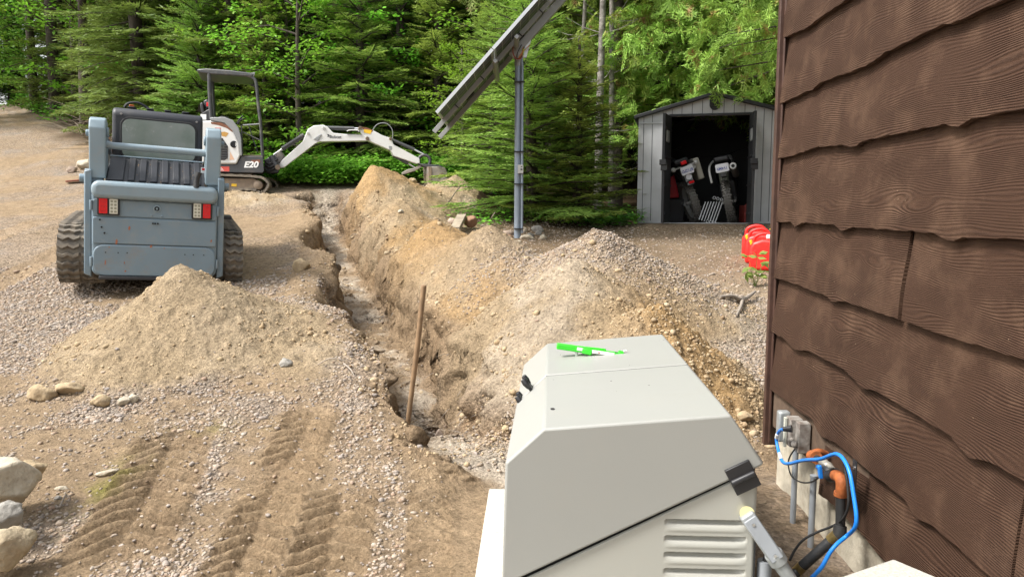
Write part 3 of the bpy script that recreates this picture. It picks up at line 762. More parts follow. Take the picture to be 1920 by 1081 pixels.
def generator():
    yaw = math.atan(78 / FPX)
    t = thing('standby_generator', 'tan metal standby generator with a sloped clamshell lid beside the house', 'generator', (-.0186, 2.0, .10), (0, 0, -yaw))
    # end profile in the local x/z plane (z relative to the pad)
    Z = .10
    def seam(x): return .497 - Z + (x - .13) * (.795 - .497) / (.70 - .13)
    L = 1.29; cut = .655; gap = .0065
    top = [(0.0, .794 - Z), (.105, .893 - Z), (.612, .940 - Z), (.706, .806 - Z)]
    g = .005
    hood = [(-.024, .10)] + top + [(.700, seam(.70) + g + .002), (-.012 + .03, seam(.02) + g), (.018, .10)]
    hood = [(-.012, seam(-.0) - .10)] + top + [(.700, seam(.70) + g), (.0, seam(0) + g - .0)]
    hood = [(-.010, seam(0) + g)] + top + [(.700, seam(.70) + g)]
    def solid(name, poly, y0, y1, m, parent, bev):
        mb = MB(); mb.prism([(x, y0, z) for x, z in poly], (0, y1 - y0, 0)); return mb.build(name, m, parent, bevel=bev, segs=3)
    solid('lid', hood, 0.0, cut - gap, M_TAN, t, .007)
    solid('lid', hood, cut + gap, L, M_TAN, t, .007)
    body = [(-.026, .05), (-.012, seam(-.012) - g), (.672, seam(.672) - g), (.695, seam(.695) - g - .02), (.690, .05)]
    bod = solid('body', body, .034, L - .012, M_TAN2, t, .006)
    # pressed near panel of the body with its louvres, as one sheet
    xs = np.linspace(-.026, .694, 170); tt = np.concatenate([np.linspace(0, .30, 12)[:-1], np.linspace(.30, 1, 330)])
    X2, T2 = np.meshgrid(xs, tt); zt = np.array([min(seam(x) - g, seam(.672) - g + (0 if x < .672 else -(x - .672) * .9)) for x in xs])
    Z2 = .05 + (zt[None, :] - .05) * T2; Y2 = np.full(X2.shape, .012)
    for k in range(7):
        ztop = .538 - k * .0475; u = (ztop - Z2) / .040
        e = np.clip(np.minimum(X2 - .445, .668 - X2) / .030, 0, 1); e = e ** .5
        Y2 = Y2 + np.where((u > 0) & (u < 1), (.021 * np.clip(1 - u * 1.25, 0, 1) ** 1.2 - .005 * np.sin(np.clip(u, 0, 1) * math.pi) ** 2 * (u > .35)) * e, 0)
    Y2 = Y2 + .009 * np.clip((X2 - .684) / .010, 0, 1) ** 2 + .006 * np.clip(1 - (zt[None, :] - Z2) / .006, 0, 1) ** 2
    nr, nc = X2.shape; ix = np.arange(nr * nc).reshape(nr, nc)
    link_mesh('front_panel', np.stack([X2, Y2, Z2], -1).reshape(-1, 3), np.stack([ix[:-1, :-1], ix[:-1, 1:], ix[1:, 1:], ix[1:, :-1]], -1).reshape(-1, 4), M_TAN2, bod, smooth=50)
    mb = MB(); mb.box((.6925, .024, .30), (.003, .024, .50)); mb.build('edge_seal', M_RUBBER, bod)
    inner = [(.015, .07), (.012, .685), (.112, .783), (.606, .829), (.690, .705), (.675, .07)]
    solid('dark_interior', inner, .03, L - .03, M_RUBBER, t, .0)  # dark box stands in for the shaded interior behind the lid gap
    solid('seam_shade_strip', [(.010, .36), (.0035, .793 - Z), (.1065, .8895 - Z), (.611, .9365 - Z), (.7025, .805 - Z), (.69, .60)], cut - gap, cut + gap, M_RUBBER, t, 0)  # dark strip set in the gap to give the seam its shade line
    # base tray
    mb = MB(); mb.box((.333, L / 2, .024), (.74, L + .02, .047)); mb.build('base_tray', M_TAN2, t, bevel=.006)
    # rubber latches on the long left side
    for dz, dx in ((0, 0), (-.062, -.022)):
        mb = MB(); c = Vector((.045 + dx, cut - .01, .745 + dz + .010))
        mb.box(c, (.012, .052, .03), (0, R(-42), 0)); mb.tube([c + Vector((0, -.024, 0)), c + Vector((-.012, -.03, .016)), c + Vector((-.022, -.026, .03))], [.009, .012, .010], 8)
        mb.tube([c + Vector((0, .024, 0)), c + Vector((-.012, .032, .016)), c + Vector((-.022, .03, .03))], [.009, .012, .010], 8)
        mb.cyl(c + Vector((-.014, -.03, .02)), c + Vector((-.014, .034, .02)), .0075, n=10)
        mb.build('latch', M_BLACK, t, bevel=.003)
    # hinge on the near end
    mb = MB(); a = math.atan2(.795 - .497, .57); Mx = Matrix.Rotation(-a, 3, 'Y')
    hc = Vector((.648, -.004, seam(.648) + .0))
    mb.box(hc + Mx @ Vector((0, 0, .021)), (.072, .010, .036), Mx); mb.box(hc + Mx @ Vector((0, 0, -.021)), (.072, .010, .036), Mx)
    mb.cyl(hc + Mx @ Vector((-.034, -.006, 0)), hc + Mx @ Vector((.034, -.006, 0)), .0085, n=12)
    mb.build('hinge', M_BLACK, t, bevel=.002)
    # grit on the lid
    rs = random.Random(2); mb = MB()
    for i in range(8):
        x = rs.uniform(.12, .6); y = rs.uniform(.03, 1.2); z = .893 - Z + (x - .105) * (.047 / .507) + .001
        mb.ball((x, y, z), rs.uniform(.0008, .0018), 6, 4, (1.4, 1, .6))
    x, y = .13, .19; z = .893 - Z + (x - .105) * (.047 / .507) + .002; mb.ball((x, y, z), .0055, 6, 4, (1.4, 1.2, .6))
    gt = mb.build('grit', M_RUBBER, t); gt['kind'] = 'stuff'
    # conduit body at the right
    cp = P(1408, 978, 1.965); 
    mb = MB()
    p0 = P(1402, 968, 1.955); p1 = P(1452, 1040, 1.93); d = (p1 - p0).normalized(); side = d.cross(Vector((0, 1, 0))).normalized(); out = side.cross(d)
    Mr = Matrix((side, out, d)).transposed()
    mb.box((p0 + p1) / 2, (.042, .036, (p1 - p0).length + .02), Mr)
    mb.cyl(P(1450, 1038, 1.93), P(1500, 1112, 1.92), .021, .017, n=14)
    mb.cyl(P(1448, 1034, 1.93), P(1462, 1055, 1.93), .026, n=14)
    lb = mb.build('conduit_body', M_GREYMETAL, t, world=True, bevel=.006, segs=3)
    mb = MB(); c = (p0 + p1) / 2 + Vector((0, -.022, 0)); mb.box(c, (.038, .006, (p1 - p0).length + .008), Mr)
    mb.build('cover_plate', M_GREYPVC, lb, world=True, bevel=.003)
    for q in (.1, .9):
        mb = MB(); c = p0.lerp(p1, q) + Vector((0, -.026, 0)); mb.cyl(c, c + Vector((0, -.003, 0)), .0045, n=8)
        mb.build('screw', M_STEEL, lb, world=True)
    mb = MB(); mb.cyl(P(1401, 962, 1.985), P(1401, 962, 1.955), .020, n=16); mb.build('locknut', mat('brass_fitting', (.55, .5, .25), .4, metal=.3), lb, world=True)
    # black flexible conduit stub
    mb = MB(); mb.cyl(P(1434, 1050, 1.99), P(1430, 1120, 1.99), .020, n=14); mb.build('strain_relief', M_GREYPVC, t, world=True)
    mb = MB(); mb.tube([P(1434, 1060, 1.99), P(1440, 1038, 1.99), P(1452, 1030, 2.0)], .010, 8, smooth=5); mb.build('cable_stub', M_RUBBER, t, world=True)
    return t
GEN = generator()
def slab(label, pts, z0, z1, nm='concrete_slab', m=None, group=None):
    cx = sum(p[0] for p in pts) / len(pts); cy = sum(p[1] for p in pts) / len(pts)
    mb = MB(); mb.prism([(x - cx, y - cy, 0) for x, y in pts], (0, 0, z1 - z0))
    o = mb.build(nm, m or M_CREAM, None, bevel=.006, segs=2); o.location = (cx, cy, z0)
    return tag(o, label, 'slab', group)
a = P(915, 915, 3.62); a.z = .1
def gp(px, py, z): return on_plane(px, py, (0, 0, z), Vector((0, 0, 1)))
q0 = gp(917, 915, .10); q1 = gp(904, 996, .10); q2 = gp(889, 1090, .10)
dr = (q0 - q2); dr.z = 0; dr.normalize(); pr = Vector((dr.y, -dr.x, 0))
def quad(a, b): return [(a.x, a.y), (b.x, b.y), ((b + pr * 1.0).x, (b + pr * 1.0).y), ((a + pr * 1.0).x, (a + pr * 1.0).y)]
jn = dr * .003
slab('cream concrete slab under the back half of the tan generator', quad(q1 + jn, q0), .02, .10, group=None)
slab('cream concrete slab under the near end of the tan generator', quad(q2 - dr * 1.1, q1 - jn), .02, .0995)
ap = gp(1675, 1046, .5); l_ = gp(1560, 1085, .5); r_ = gp(1768, 1085, .5)
dl = (l_ - ap).normalized(); drr = (r_ - ap).normalized()
A, B, Cc = ap, ap + dl * .62, ap + drr * .42
slab('white speckled concrete block, only its corner showing beside the wall', [(A.x, A.y), (B.x, B.y), ((B + drr * .42).x, (B + drr * .42).y), (Cc.x, Cc.y)], -.1, .5, 'concrete_block')

# ------------------------------------------------------------------ green tool on the lid
M_LIME = mat('lime_plastic', (.045, .62, .03), .35)
M_WHITEPL = mat('white_print', (.72, .72, .70), .5)
M_CLEAR = mat('clear_plastic', (.62, .64, .60), .15)
M_REDINK = mat('red_ink', (.6, .05, .04), .5)
def green_tool():
    D = 2.95
    c = P(1107, 658, D)
    t = thing('folding_gauge', 'bright green plastic folding gauge with white printed strips on the tan lid', 'measuring tool', c)
    def bar(name, a, b, h, w, m, parent, bev=.003):
        pa, pb = Vector(a), Vector(b); d = (pb - pa); L = d.length; d.normalize(); up = Vector((0, 0, 1)); up = (up - d * up.dot(d)).normalized(); sd = d.cross(up)
        M_ = Matrix((d, sd, up)).transposed(); mb = MB(); mb.box((pa + pb) / 2, (L, w, h), M_); return mb.build(name, m, parent, world=True, bevel=bev)
    b1 = bar('green_arm', P(1044, 648, D), P(1092, 655, D), .022, .030, M_LIME, t)
    bar('green_arm', P(1090, 655, D - .005), P(1166, 664, D - .03), .012, .026, M_LIME, t)
    bar('green_arm', P(1080, 650, D + .02), P(1136, 656, D + .02), .010, .018, M_LIME, t)
    bar('green_clip', P(1092, 656, D - .012), P(1110, 660, D - .018), .021, .030, M_LIME, t)
    bar('green_clip', P(1159, 662, D - .024), P(1169, 664, D - .026), .021, .034, M_LIME, t)
    bar('white_strip', P(1082, 653.5, D - .022), P(1093, 655, D - .022), .013, .004, M_WHITEPL, t, .001)
    ws = bar('white_strip', P(1110, 658.5, D - .030), P(1152, 664.5, D - .042), .013, .004, M_WHITEPL, t, .001)
    for px, py in ((1123, 660.5), (1134, 662), (1145, 663.6)):
        bar('red_mark', P(px - 1.2, py, D - .036), P(px + 1.2, py + .3, D - .036), .004, .002, M_REDINK, ws, 0)
    bar('dark_window', P(1153, 662.5, D - .036), P(1159, 663.5, D - .036), .014, .004, M_BLACK, t, .001)
    mb = MB(); q = P(1081, 662, D - .0); mb.cyl(q + Vector((0, 0, .012)), q + Vector((0, 0, -.018)), .0065, n=12); mb.build('clear_peg', M_CLEAR, t, world=True)
    q2 = P(1173, 660, D - .03); mb = MB(); mb.cyl(q2 + Vector((-.01, 0, .004)), q2 + Vector((.004, 0, .007)), .004, n=8); mb.build('clear_peg', M_CLEAR, t, world=True)
green_tool()

# ------------------------------------------------------------------ services on the wall
def W(px, py, off=0.05):
    """point that stands `off` metres in front of the house wall"""
    p0 = Vector((WX, WY, 0)) - wx_ * off
    return on_plane(px, py, p0, wx_)
def Z(x, y): return (1380 + x / 3.1704, 740 + y / 3.1704)
M_RUST = mat('rusty_elbow', (.42, .12, .03), .75, noise=.5, nscale=40, bump=.002, bscale=90)
M_BLKPIPE = mat('black_iron', (.03, .03, .03), .5, noise=.3, nscale=20, bump=.001, bscale=120)
M_BRASS = mat('brass', (.50, .38, .16), .35, metal=.8, noise=.4, nscale=40)
M_BLUE = mat('blue_sheath', (.015, .22, .75), .4)
M_WEATHGREY = mat('dirty_box', (.30, .28, .25), .7, noise=.6, nscale=30, bump=.002, bscale=80, color2=(.12, .09, .07))
M_HOSE = mat('black_hose', (.025, .027, .03), .55, dust=(.2, .17, .13), dustamt=.3, dscale=40)
def wt(mb, pts, r, off=.05, n=12, smooth=6):
    offs = off if isinstance(off, list) else [off] * len(pts)
    mb.tube([W(*Z(*p), o) for p, o in zip(pts, offs)], r, n, smooth=smooth)
def services():
    # grey vertical conduits
    for (a, b, top, lab) in (((355, 330), (338, 765), 0, 'grey plastic conduit rising from the sand to the outlet box'), ((462, 482), (452, 880), 1, 'short grey conduit with an open top beside the gas pipe')):
        mb = MB(); pa = W(*Z(*a), .035); pb = W(*Z(*b), .035); pb = Vector((pa.x, pa.y, pb.z - .12))
        mb.cyl(pb, pa, .0125, n=14)
        if top: mb.tube([pa + Vector((0, 0, -.004)), pa + Vector((0, 0, .004))], .0145, 14)
        o = mb.build('conduit', M_GREYPVC, None); tag(o, lab, 'conduit')
        if top:
            pass
    # outlet box
    c = W(*Z(345, 215), .03)
    t = thing('outlet_box', 'dirty grey weatherproof outlet box with its lid open on the wall', 'outlet box', c, (0, 0, -WA))
    mb = MB(); mb.box((0, 0, 0), (.055, .062, .125)); mb.build('box', M_WEATHGREY, t, bevel=.006)
    mb = MB(); mb.box((-.030, .052, .008), (.05, .045, .135)); mb.build('lid', M_GREYMETAL, t, bevel=.008)
    mb = MB(); mb.box((-.036, .006, -.005), (.012, .016, .13)); mb.build('hinge_edge', mat('pale_edge', (.5, .5, .42), .6), t, bevel=.002)
    mb = MB(); mb.box((.02, -.048, -.01), (.05, .05, .13)); mb.ball((-.015, -.055, -.04), .016, 8, 6); mb.ball((-.02, -.03, -.03), .012, 8, 6); mb.build('cover', M_WEATHGREY, t, bevel=.007)
    # plug
    mb = MB(); mb.tube([W(*Z(332, 200), .07), W(*Z(280, 203), .10)], [.016, .009], 10); pl = mb.build('plug', M_BLACK, None); tag(pl, 'black plug pushed into the grey outlet box', 'plug')
    # blue cable
    mb = MB(); wt(mb, [(280, 203), (258, 215), (240, 255), (250, 320), (272, 388), (310, 408), (400, 388), (500, 380), (560, 358), (605, 352), (645, 390), (678, 470), (700, 600), (716, 720), (706, 788), (660, 835), (600, 885), (555, 940), (510, 1020), (450, 1085)], .0068, [.10] * 4 + [.11] * 12 + [.15, .18, .22, .27], 10)
    bl = mb.build('cable', M_BLUE, None, smooth=60); tag(bl, 'bright blue cable looping over the gas pipe in front of the wall', 'cable')
    for ab, o_ in (([(246, 232), (240, 255)], .102), ([(258, 345), (268, 380)], .110)):
        mb = MB(); wt(mb, ab, .0078, o_, 10, 0); mb.build('white_tape', M_WHITEPL, bl)
    # thin black cables
    mb = MB(); wt(mb, [(350, 320), (318, 370), (312, 420), (330, 480), (380, 515), (440, 518), (490, 490), (505, 455)], .0032, .075, 8)
    tag(mb.build('cable', M_RUBBER, None, smooth=60), 'thin black cable hanging in a loop from the outlet box', 'cable')
    mb = MB(); wt(mb, [(640, 410), (655, 480), (665, 560), (668, 650), (640, 730), (580, 775), (480, 815), (400, 860), (350, 920), (320, 980)], .0045, [.08] * 6 + [.12, .17, .22, .26], 8)
    tag(mb.build('cable', M_RUBBER, None, smooth=60), 'black cable dropping beside the blue one and curling toward the generator', 'cable')
    # gas pipe
    t = thing('gas_pipe', 'gas supply pipe with rust orange elbows, a blue valve handle and a black hose', 'gas pipe', W(*Z(560, 900), .06))
    def part(name, pts, r, off, m, parent=t, smooth=5, n=16, **k):
        mb = MB(); wt(mb, pts, r, off, n, smooth); return mb.build(name, m, parent, world=True, smooth=50, **k)
    part('elbow', [(535, 352), (500, 342), (475, 348), (462, 368)], [.014, .016, .019, .021], [.0, .03, .05, .06], M_RUST)
    part('elbow_collar', [(452, 362), (478, 372)], .024, .06, M_RUST, smooth=0)
    part('nipple', [(480, 375), (520, 402)], .013, .065, M_BLKPIPE, smooth=0)
    v = part('valve', [(515, 395), (575, 455)], .0165, .07, mat('galvanised', (.55, .52, .45), .4, metal=.5, noise=.4, nscale=50), smooth=0)
    mb = MB(); mb.ball(W(*Z(545, 428), .07), .021, 12, 8); mb.build('valve_body', v.data.materials[0], v, world=True)
    mb = MB(); p = W(*Z(500, 455), .098); mb.box(p, (.014, .018, .050), (0, R(-10), 0)); mb.box(W(*Z(495, 428), .09), (.02, .022, .012)); mb.build('valve_handle', M_BLUE, v, world=True, bevel=.003)
    part('collar', [(560, 478), (590, 472)], .024, .07, M_BLKPIPE, smooth=0)
    part('elbow', [(570, 480), (600, 480), (628, 510), (625, 585)], [.019, .021, .021, .019], .07, M_RUST)
    part('elbow_rim', [(622, 578), (620, 596)], .0225, .07, M_RUST, smooth=0)
    part('riser', [(622, 590), (620, 790)], .0165, .07, M_BLKPIPE, smooth=0)
    part('coupling', [(620, 775), (612, 830), (590, 860)], [.022, .0235, .020], [.07, .075, .085], M_BLKPIPE)
    part('brass_nut', [(598, 832), (562, 862)], .0195, [.085, .10], M_BRASS, smooth=0)
    part('hose', [(572, 858), (390, 1020)], .0185, [.095, .19], M_HOSE, smooth=0)
    part('brass_nut', [(395, 1015), (350, 1060)], .0195, [.188, .21], M_BRASS, smooth=0)
    part('hose_end', [(360, 1052), (300, 1110)], .016, [.21, .25], M_BLKPIPE, smooth=0)
    # bracket
    t = thing('pipe_bracket', 'black steel bracket screwed to the siding beside the rusty elbow', 'bracket', W(*Z(720, 500), .03), (0, 0, -WA))
    mb = MB(); mb.box((-.01, 0, 0), (.004, .030, .135)); mb.box((-.01, .045, .0), (.004, .08, .022)); mb.build('plate', M_BLACK, t, bevel=.001)
    for z in (-.045, .042):
        mb = MB(); mb.cyl((-.010, -.003, z), (-.0155, -.003, z), .006, n=10); mb.build('screw', M_STEEL, t)
services()
# ------------------------------------------------------------------ wooden stake
def stake():
    M_ = mat('stake_wood', (.27, .17, .09), .75, noise=.3, nscale=18, bump=.001, bscale=60)
    top = P(795, 534, 4.75); bot = P(768, 764, 4.75)
    d = (top - bot).normalized()
    mb = MB(); mb.tube([bot - d * .15, bot, bot.lerp(top, .5) + Vector((.004, 0, 0)), top - d * .012, top - d * .003, top], [.0165, .0165, .018, .0175, .0165, .012], 14)
    o = mb.build('wooden_stake', M_, None, smooth=50); tag(o, 'round wooden stake standing upright at the near end of the trench', 'stake')
stake()
# ------------------------------------------------------------------ compact track loader
M_SLATE = mat('slate_blue_paint', (.185, .250, .295), .40, noise=.10, nscale=2.5, dust=(.34, .29, .22), dustamt=.40, dscale=7, bump=.0006, bscale=60)
M_SLATE2 = mat('light_slate_paint', (.235, .305, .345), .40, noise=.08, nscale=3, dust=(.34, .29, .22), dustamt=.3, dscale=9)
M_CABBLK = mat('cab_black', (.026, .028, .034), .5, noise=.3, nscale=6, dust=(.13, .12, .11), dustamt=.25, dscale=6)
M_TRACK = mat('dusty_track_rubber', (.22, .185, .14), .9, noise=.55, nscale=10, color2=(.085, .075, .065), bump=.003, bscale=60)
M_GLASS = mat('dusty_glass_with_reflection', (.24, .27, .245), .18, noise=.3, nscale=3, color2=(.13, .17, .13), dust=(.30, .30, .26), dustamt=.5, dscale=2.5, spec=.8)  # greenish mottling is a reflection painted into the colour, under real dust
M_REDLENS = mat('red_lens', (.62, .012, .018), .2)
M_WHITELENS = mat('white_lens', (.62, .60, .50), .3)
M_DARKHOLE = mat('dark_hole', (.006, .006, .006), .9)
def track_loader():
    rp = P(292, 550, 7.35); rp.z = tz(rp.x, 7.35) + .0
    rp.z = P(292, 544, 7.35).z
    ps = R(24.5)
    t = thing('track_loader', 'slate blue compact track loader seen from behind with black cab and cross tube', 'track loader', rp, (R(4.5), R(3.3), ps))
    t.scale = (.965, 1, .925)
    # rear panel: rounded rectangle with swept profile
    def panel(x0, x1, z0, z1, y, r, m, name, depth=.10, par=t, bev=.02):
        mb = MB(); mb.prism([(a, y, b) for a, b in rrect(x1 - x0, z1 - z0, r, 5, (x0 + x1) / 2, (z0 + z1) / 2)], (0, depth, 0)); return mb.build(name, m, par, bevel=bev, segs=3)
    pn = panel(-.575, .575, .15, 1.13, .0, .07, M_SLATE, 'tailgate')
    panel(-.575, .575, .955, 1.135, -.075, .075, M_SLATE2, 'top_roll', .12, pn, .045)
    panel(-.565, .565, .775, .945, -.012, .03, M_SLATE, 'upper_band', .03, pn, .006)
    panel(-.565, .565, .49, .762, -.020, .02, M_SLATE, 'middle_band', .04, pn, .008)
    panel(-.562, .562, .155, .480, -.030, .10, mat('muddy_slate_paint', (.185, .250, .295), .5, noise=.12, nscale=3, dust=(.27, .21, .15), dustamt=.75, dscale=4), 'lower_band', .05, pn, .012)
    # rust scrapes and holes
    mb = MB()
    for x, z in ((-.50, .735), (-.485, .66), (-.46, .60), (-.03, .72), (-.01, .72), (.015, .72), (-.45, .40), (-.34, .40), (-.26, .40), (.27, .40), (.35, .40), (.45, .40)):
        mb.cyl((x, -.034, z), (x, -.0, z), .0085 if z > .45 else .006, n=8)
    h = mb.build('bolt_hole', M_DARKHOLE, pn); h['kind'] = 'stuff'
    rs = random.Random(8)
    mr = mat('scraped_rust', (.36, .13, .07), .8)
    for i in range(9):
        x = rs.uniform(-.52, .52); z = rs.choice([rs.uniform(.2, .3), rs.uniform(.3, .7)]); mb = MB()
        w = rs.uniform(.006, .02); hgt = rs.uniform(.01, .05)
        mb.prism([(x + dx * w, -.0312 if z < .48 else -.0212, z + dz * hgt) for dx, dz in ((-.6, -.5), (.2, -.6), (.7, .1), (.3, .6), (-.4, .35))], (0, -.0012, 0)); mb.build('scrape', mr, pn)
    # door handle, hinges and a grille slot strip under the roll
    for x in (-.545, .545):
        for z in (.30, .88):
            mb = MB(); mb.cyl((x * 1.06, -.012, z - .05), (x * 1.06, -.012, z + .05), .014, n=10); mb.build('hinge', M_SLATE, pn, bevel=.003)
    # emblem lock
    mb = MB(); mb.lathe([(.036, 0), (.036, .008), (.026, .012), (.024, .006), (.012, .006), (.010, .014)], (.005, -.012, .875), (0, -1, 0), 20); mb.build('lock', M_SLATE2, pn)
    mb = MB(); mb.lathe([(.023, .0), (.023, .0075)], (.005, -.0125, .875), (0, -1, 0), 20); mb.build('lock_ring', M_DARKHOLE, pn)
    for x in (-.045, .05):
        mb = MB(); mb.ball((x, -.014, .80), .010, 8, 6); mb.build('bolt', M_SLATE2, pn)
    # lamps
    for s in (-1, 1):
        c = Vector((.425 * s, -.026, .875)); hz = panel(c.x - .098, c.x + .098, .785, .968, -.036, .012, M_BLACK, 'lamp_housing', .03, t, .006)
        rx = c.x + (-.045 if s < 0 else .045)
        panel(rx - .036, rx + .036, .802, .955, -.046, .008, M_REDLENS, 'red_lens', .012, hz, .003)
        wx2 = c.x + (.045 if s < 0 else -.045); 
        wl = panel(wx2 - .036, wx2 + .036, .802, .955, -.044, .005, M_WHITELENS, 'white_lens', .010, hz, .002)
        mb = MB()
        for i in range(2):
            for j in range(4): mb.prism([(a, -.0452, b) for a, b in rrect(.022, .022, .006, 2, wx2 - .016 + i * .032, .825 + j * .035)], (0, .002, 0))
        mb.build('lens_grid', mat('lens_grid', (.28, .27, .2), .3), hz)
        mb = MB()
        for j in range(3): mb.box((rx, -.0462, .83 + j * .048), (.05, .002, .003))
        mb.build('lens_ribs', mat('dark_red', (.3, .0, .01), .4), hz)
    # frame uprights
    for s in (-1, 1):
        mb = MB(); mb.prism([(x, .03, z) for x, z in ((.578 * s, .13), (.645 * s, .16), (.64 * s, 1.22), (.45 * s if False else .575 * s, 1.24), (.575 * s, .13))][:4], (0, .5, 0)); mb.build('frame_upright', M_SLATE, t, bevel=.012)
        mb = MB(); mb.prism([(.47 * s, .08, 1.10), (.64 * s, .08, 1.10), (.64 * s, .08, 1.24), (.50 * s, .08, 1.22)], (0, .14, 0)); mb.build('shoulder', M_SLATE, t, bevel=.012)
        # lift arm tower
        xa, xb = (.455 * s, .60 * s)
        prof = [(.06, 1.15), (.05, 1.45), (.03, 1.66), (.07, 1.745), (.17, 1.765), (.30, 1.73), (.36, 1.62), (.42, 1.15)]
        mb = MB(); mb.prism([(xa, y, z) for y, z in prof], (xb - xa, 0, 0)); ar = mb.build('lift_arm', M_SLATE2, t, bevel=.014, segs=3)
        mb = MB(); mb.cyl((xa - .02 * s, .17, 1.62), (xa + .001 * s, .17, 1.62), .05, n=18); mb.build('pivot_pin', M_SLATE, ar, bevel=.006)
        mb = MB(); mb.cyl((xb - .0 * s, .17, 1.60), (xb + .035 * s, .17, 1.60), .035, n=16); mb.build('pivot_pin', M_SLATE, ar, bevel=.006)
        mb = MB(); mb.cyl((.64 * s, .15, 1.14), (.69 * s, .15, 1.14), .042, n=16); mb.build('side_pin', M_SLATE, t, bevel=.006)
        # long arm going forward
        mb = MB(); mb.prism([(xa + .03 * s, .25, 1.66), (xa + .03 * s, 1.2, 1.52), (xa + .03 * s, 2.3, .75), (xa + .03 * s, 2.3, .55), (xa + .03 * s, 1.15, 1.36), (xa + .03 * s, .3, 1.45)], (.09 * s, 0, 0)); mb.build('boom_arm', M_SLATE, t, bevel=.01)
    mb = MB(); mb.tube([(-.46, .15, 1.50), (-.40, .15, 1.49), (.40, .15, 1.49), (.46, .15, 1.49)], [.043, .037, .037, .043], 18, cap=False); mb.build('cross_tube', M_SLATE2, t, smooth=60)
    # black louvred hood
    hd = MB(); hd.prism([(-.455, .04, 1.12), (-.455, .62, 1.36), (-.455, .62, 1.0), (-.455, .04, 1.0)], (.91, 0, 0)); hd = hd.build('hood', M_CABBLK, t, bevel=.008)
    a = math.atan2(.24, .58); Mx = Matrix.Rotation(a, 3, 'X')
    for k in range(7):
        x = -.235 + k * .103
        mb = MB(); mb.box(Vector((x, .33, 1.248)) , (.062, .56, .035), Mx); mb.build('hood_rib', M_CABBLK, hd, bevel=.008)
    mb = MB(); mb.box(Vector((-.375, .33, 1.246)), (.145, .56, .028), Mx); mb.build('hood_plate', M_CABBLK, hd, bevel=.006)
    mb = MB(); mb.tube([(-.455, .64, 1.375), (.455, .64, 1.375)], .010, 8); mb.build('hood_edge', M_SLATE, hd)
    mb = MB()
    for i in range(70):
        k = rs.randrange(7); x = -.184 + k * .103 + rs.uniform(-.017, .017); q = rs.uniform(-.26, .2); p = Vector((x, .33, 1.236)) + Mx @ Vector((0, q, 0))
        mb.ball(p, rs.uniform(.004, .009), 5, 4, (1, 1.6, .6))
    dl = mb.build('leaf_litter', mat('dry_leaf_litter', (.24, .16, .08), .9), hd); dl['kind'] = 'stuff'
    # exhaust
    mb = MB(); pts = [Vector((.365, -.04, 1.12)), Vector((.37, -.02, 1.22)), Vector((.39, -.02, 1.285))]
    mb.tube(pts, .030, 16, cap=False); ex = mb.build('exhaust_pipe', M_BLKPIPE, t)
    mb = MB(); mb.tube([pts[0], pts[1], pts[2] - Vector((0, 0, .006))], .025, 16); mb.build('exhaust_bore', M_DARKHOLE, ex)
    # cab
    mb = MB(); mb.prism([(-.445, .70, 1.25), (-.445, .74, 1.86), (-.445, .80, 1.905), (-.445, 1.95, 1.93), (-.445, 2.05, 1.86), (-.445, 2.2, .6), (-.445, .70, .6)], (.89, 0, 0)); cab = mb.build('cab', M_CABBLK, t, bevel=.05, segs=4)
    def cabp(x, z, o): y = .70 + (z - 1.25) * (.04 / .61) - o; return (x, y, z)
    def rr(w, h, r, o, nm, m, th, bev):
        mb = MB(); pts = [cabp(x, z, o) for x, z in rrect(w, h, r, 7, .01, 1.575)]
        mb.prism(pts, (0, th, 0)); return mb.build(nm, m, cab, bevel=bev)
    rr(.76, .48, .10, .014, 'window_seal', M_RUBBER, .03, .006); rr(.715, .435, .085, .0175, 'rear_window', M_GLASS, .01, .001)
    for x, z in ((-.36, 1.84), (.38, 1.83)):
        mb = MB(); mb.cyl(cabp(x, z, 0), cabp(x, z, .012), .012, n=10); mb.build('bolt', M_STEEL, cab)
    mb = MB()
    for i in range(4): mb.box((-.27 + i * .18, 1.35, 1.928), (.07, .9, .018))
    mb.build('roof_ribs', M_CABBLK, cab, bevel=.006)
    mb = MB(); mb.tube([(-.34, .95, 1.92), (-.30, .95, 1.97), (-.20, .95, 1.985), (-.10, .95, 1.93)], .013, 8, smooth=4); mb.build('lifting_hook', M_BLACK, t)
    mb = MB(); mb.box((-.27, .99, 1.945), (.05, .05, .025)); mb.build('work_lamp', mat('amber', (.6, .12, .02), .3), t, bevel=.006)
    # small tail decal on the right of the hood
    mb = MB(); mb.box((.44, .30, 1.30), (.045, .006, .06)); dc = mb.build('warning_label', M_WHITEPL, t); mb = MB(); mb.box((.445, .2955, 1.31), (.03, .003, .025)); mb.build('red_patch', M_REDLENS, dc)
    # undercarriage
    mb = MB(); mb.box((0, 1.0, .42), (.94, 1.7, .52)); mb.build('belly', M_CABBLK, t, bevel=.01)
    mb = MB(); mb.box((0, .03, .135), (1.02, .16, .035)); mb.build('bumper', M_CABBLK, t, bevel=.006)
    mb = MB(); mb.box((.67, .35, .79), (.13, .22, .035)); mb.build('step', M_CABBLK, t, bevel=.006)
    # rubber tracks
    prof = []
    def stadium(r, y0, y1, z, n=14):
        out = []
        for i in range(n + 1): a = math.pi / 2 + math.pi * i / n; out.append((y0 + r * math.cos(a), z + r * math.sin(a)))
        for i in range(n + 1): a = -math.pi / 2 + math.pi * i / n; out.append((y1 + r * math.cos(a), z + r * math.sin(a)))
        return out
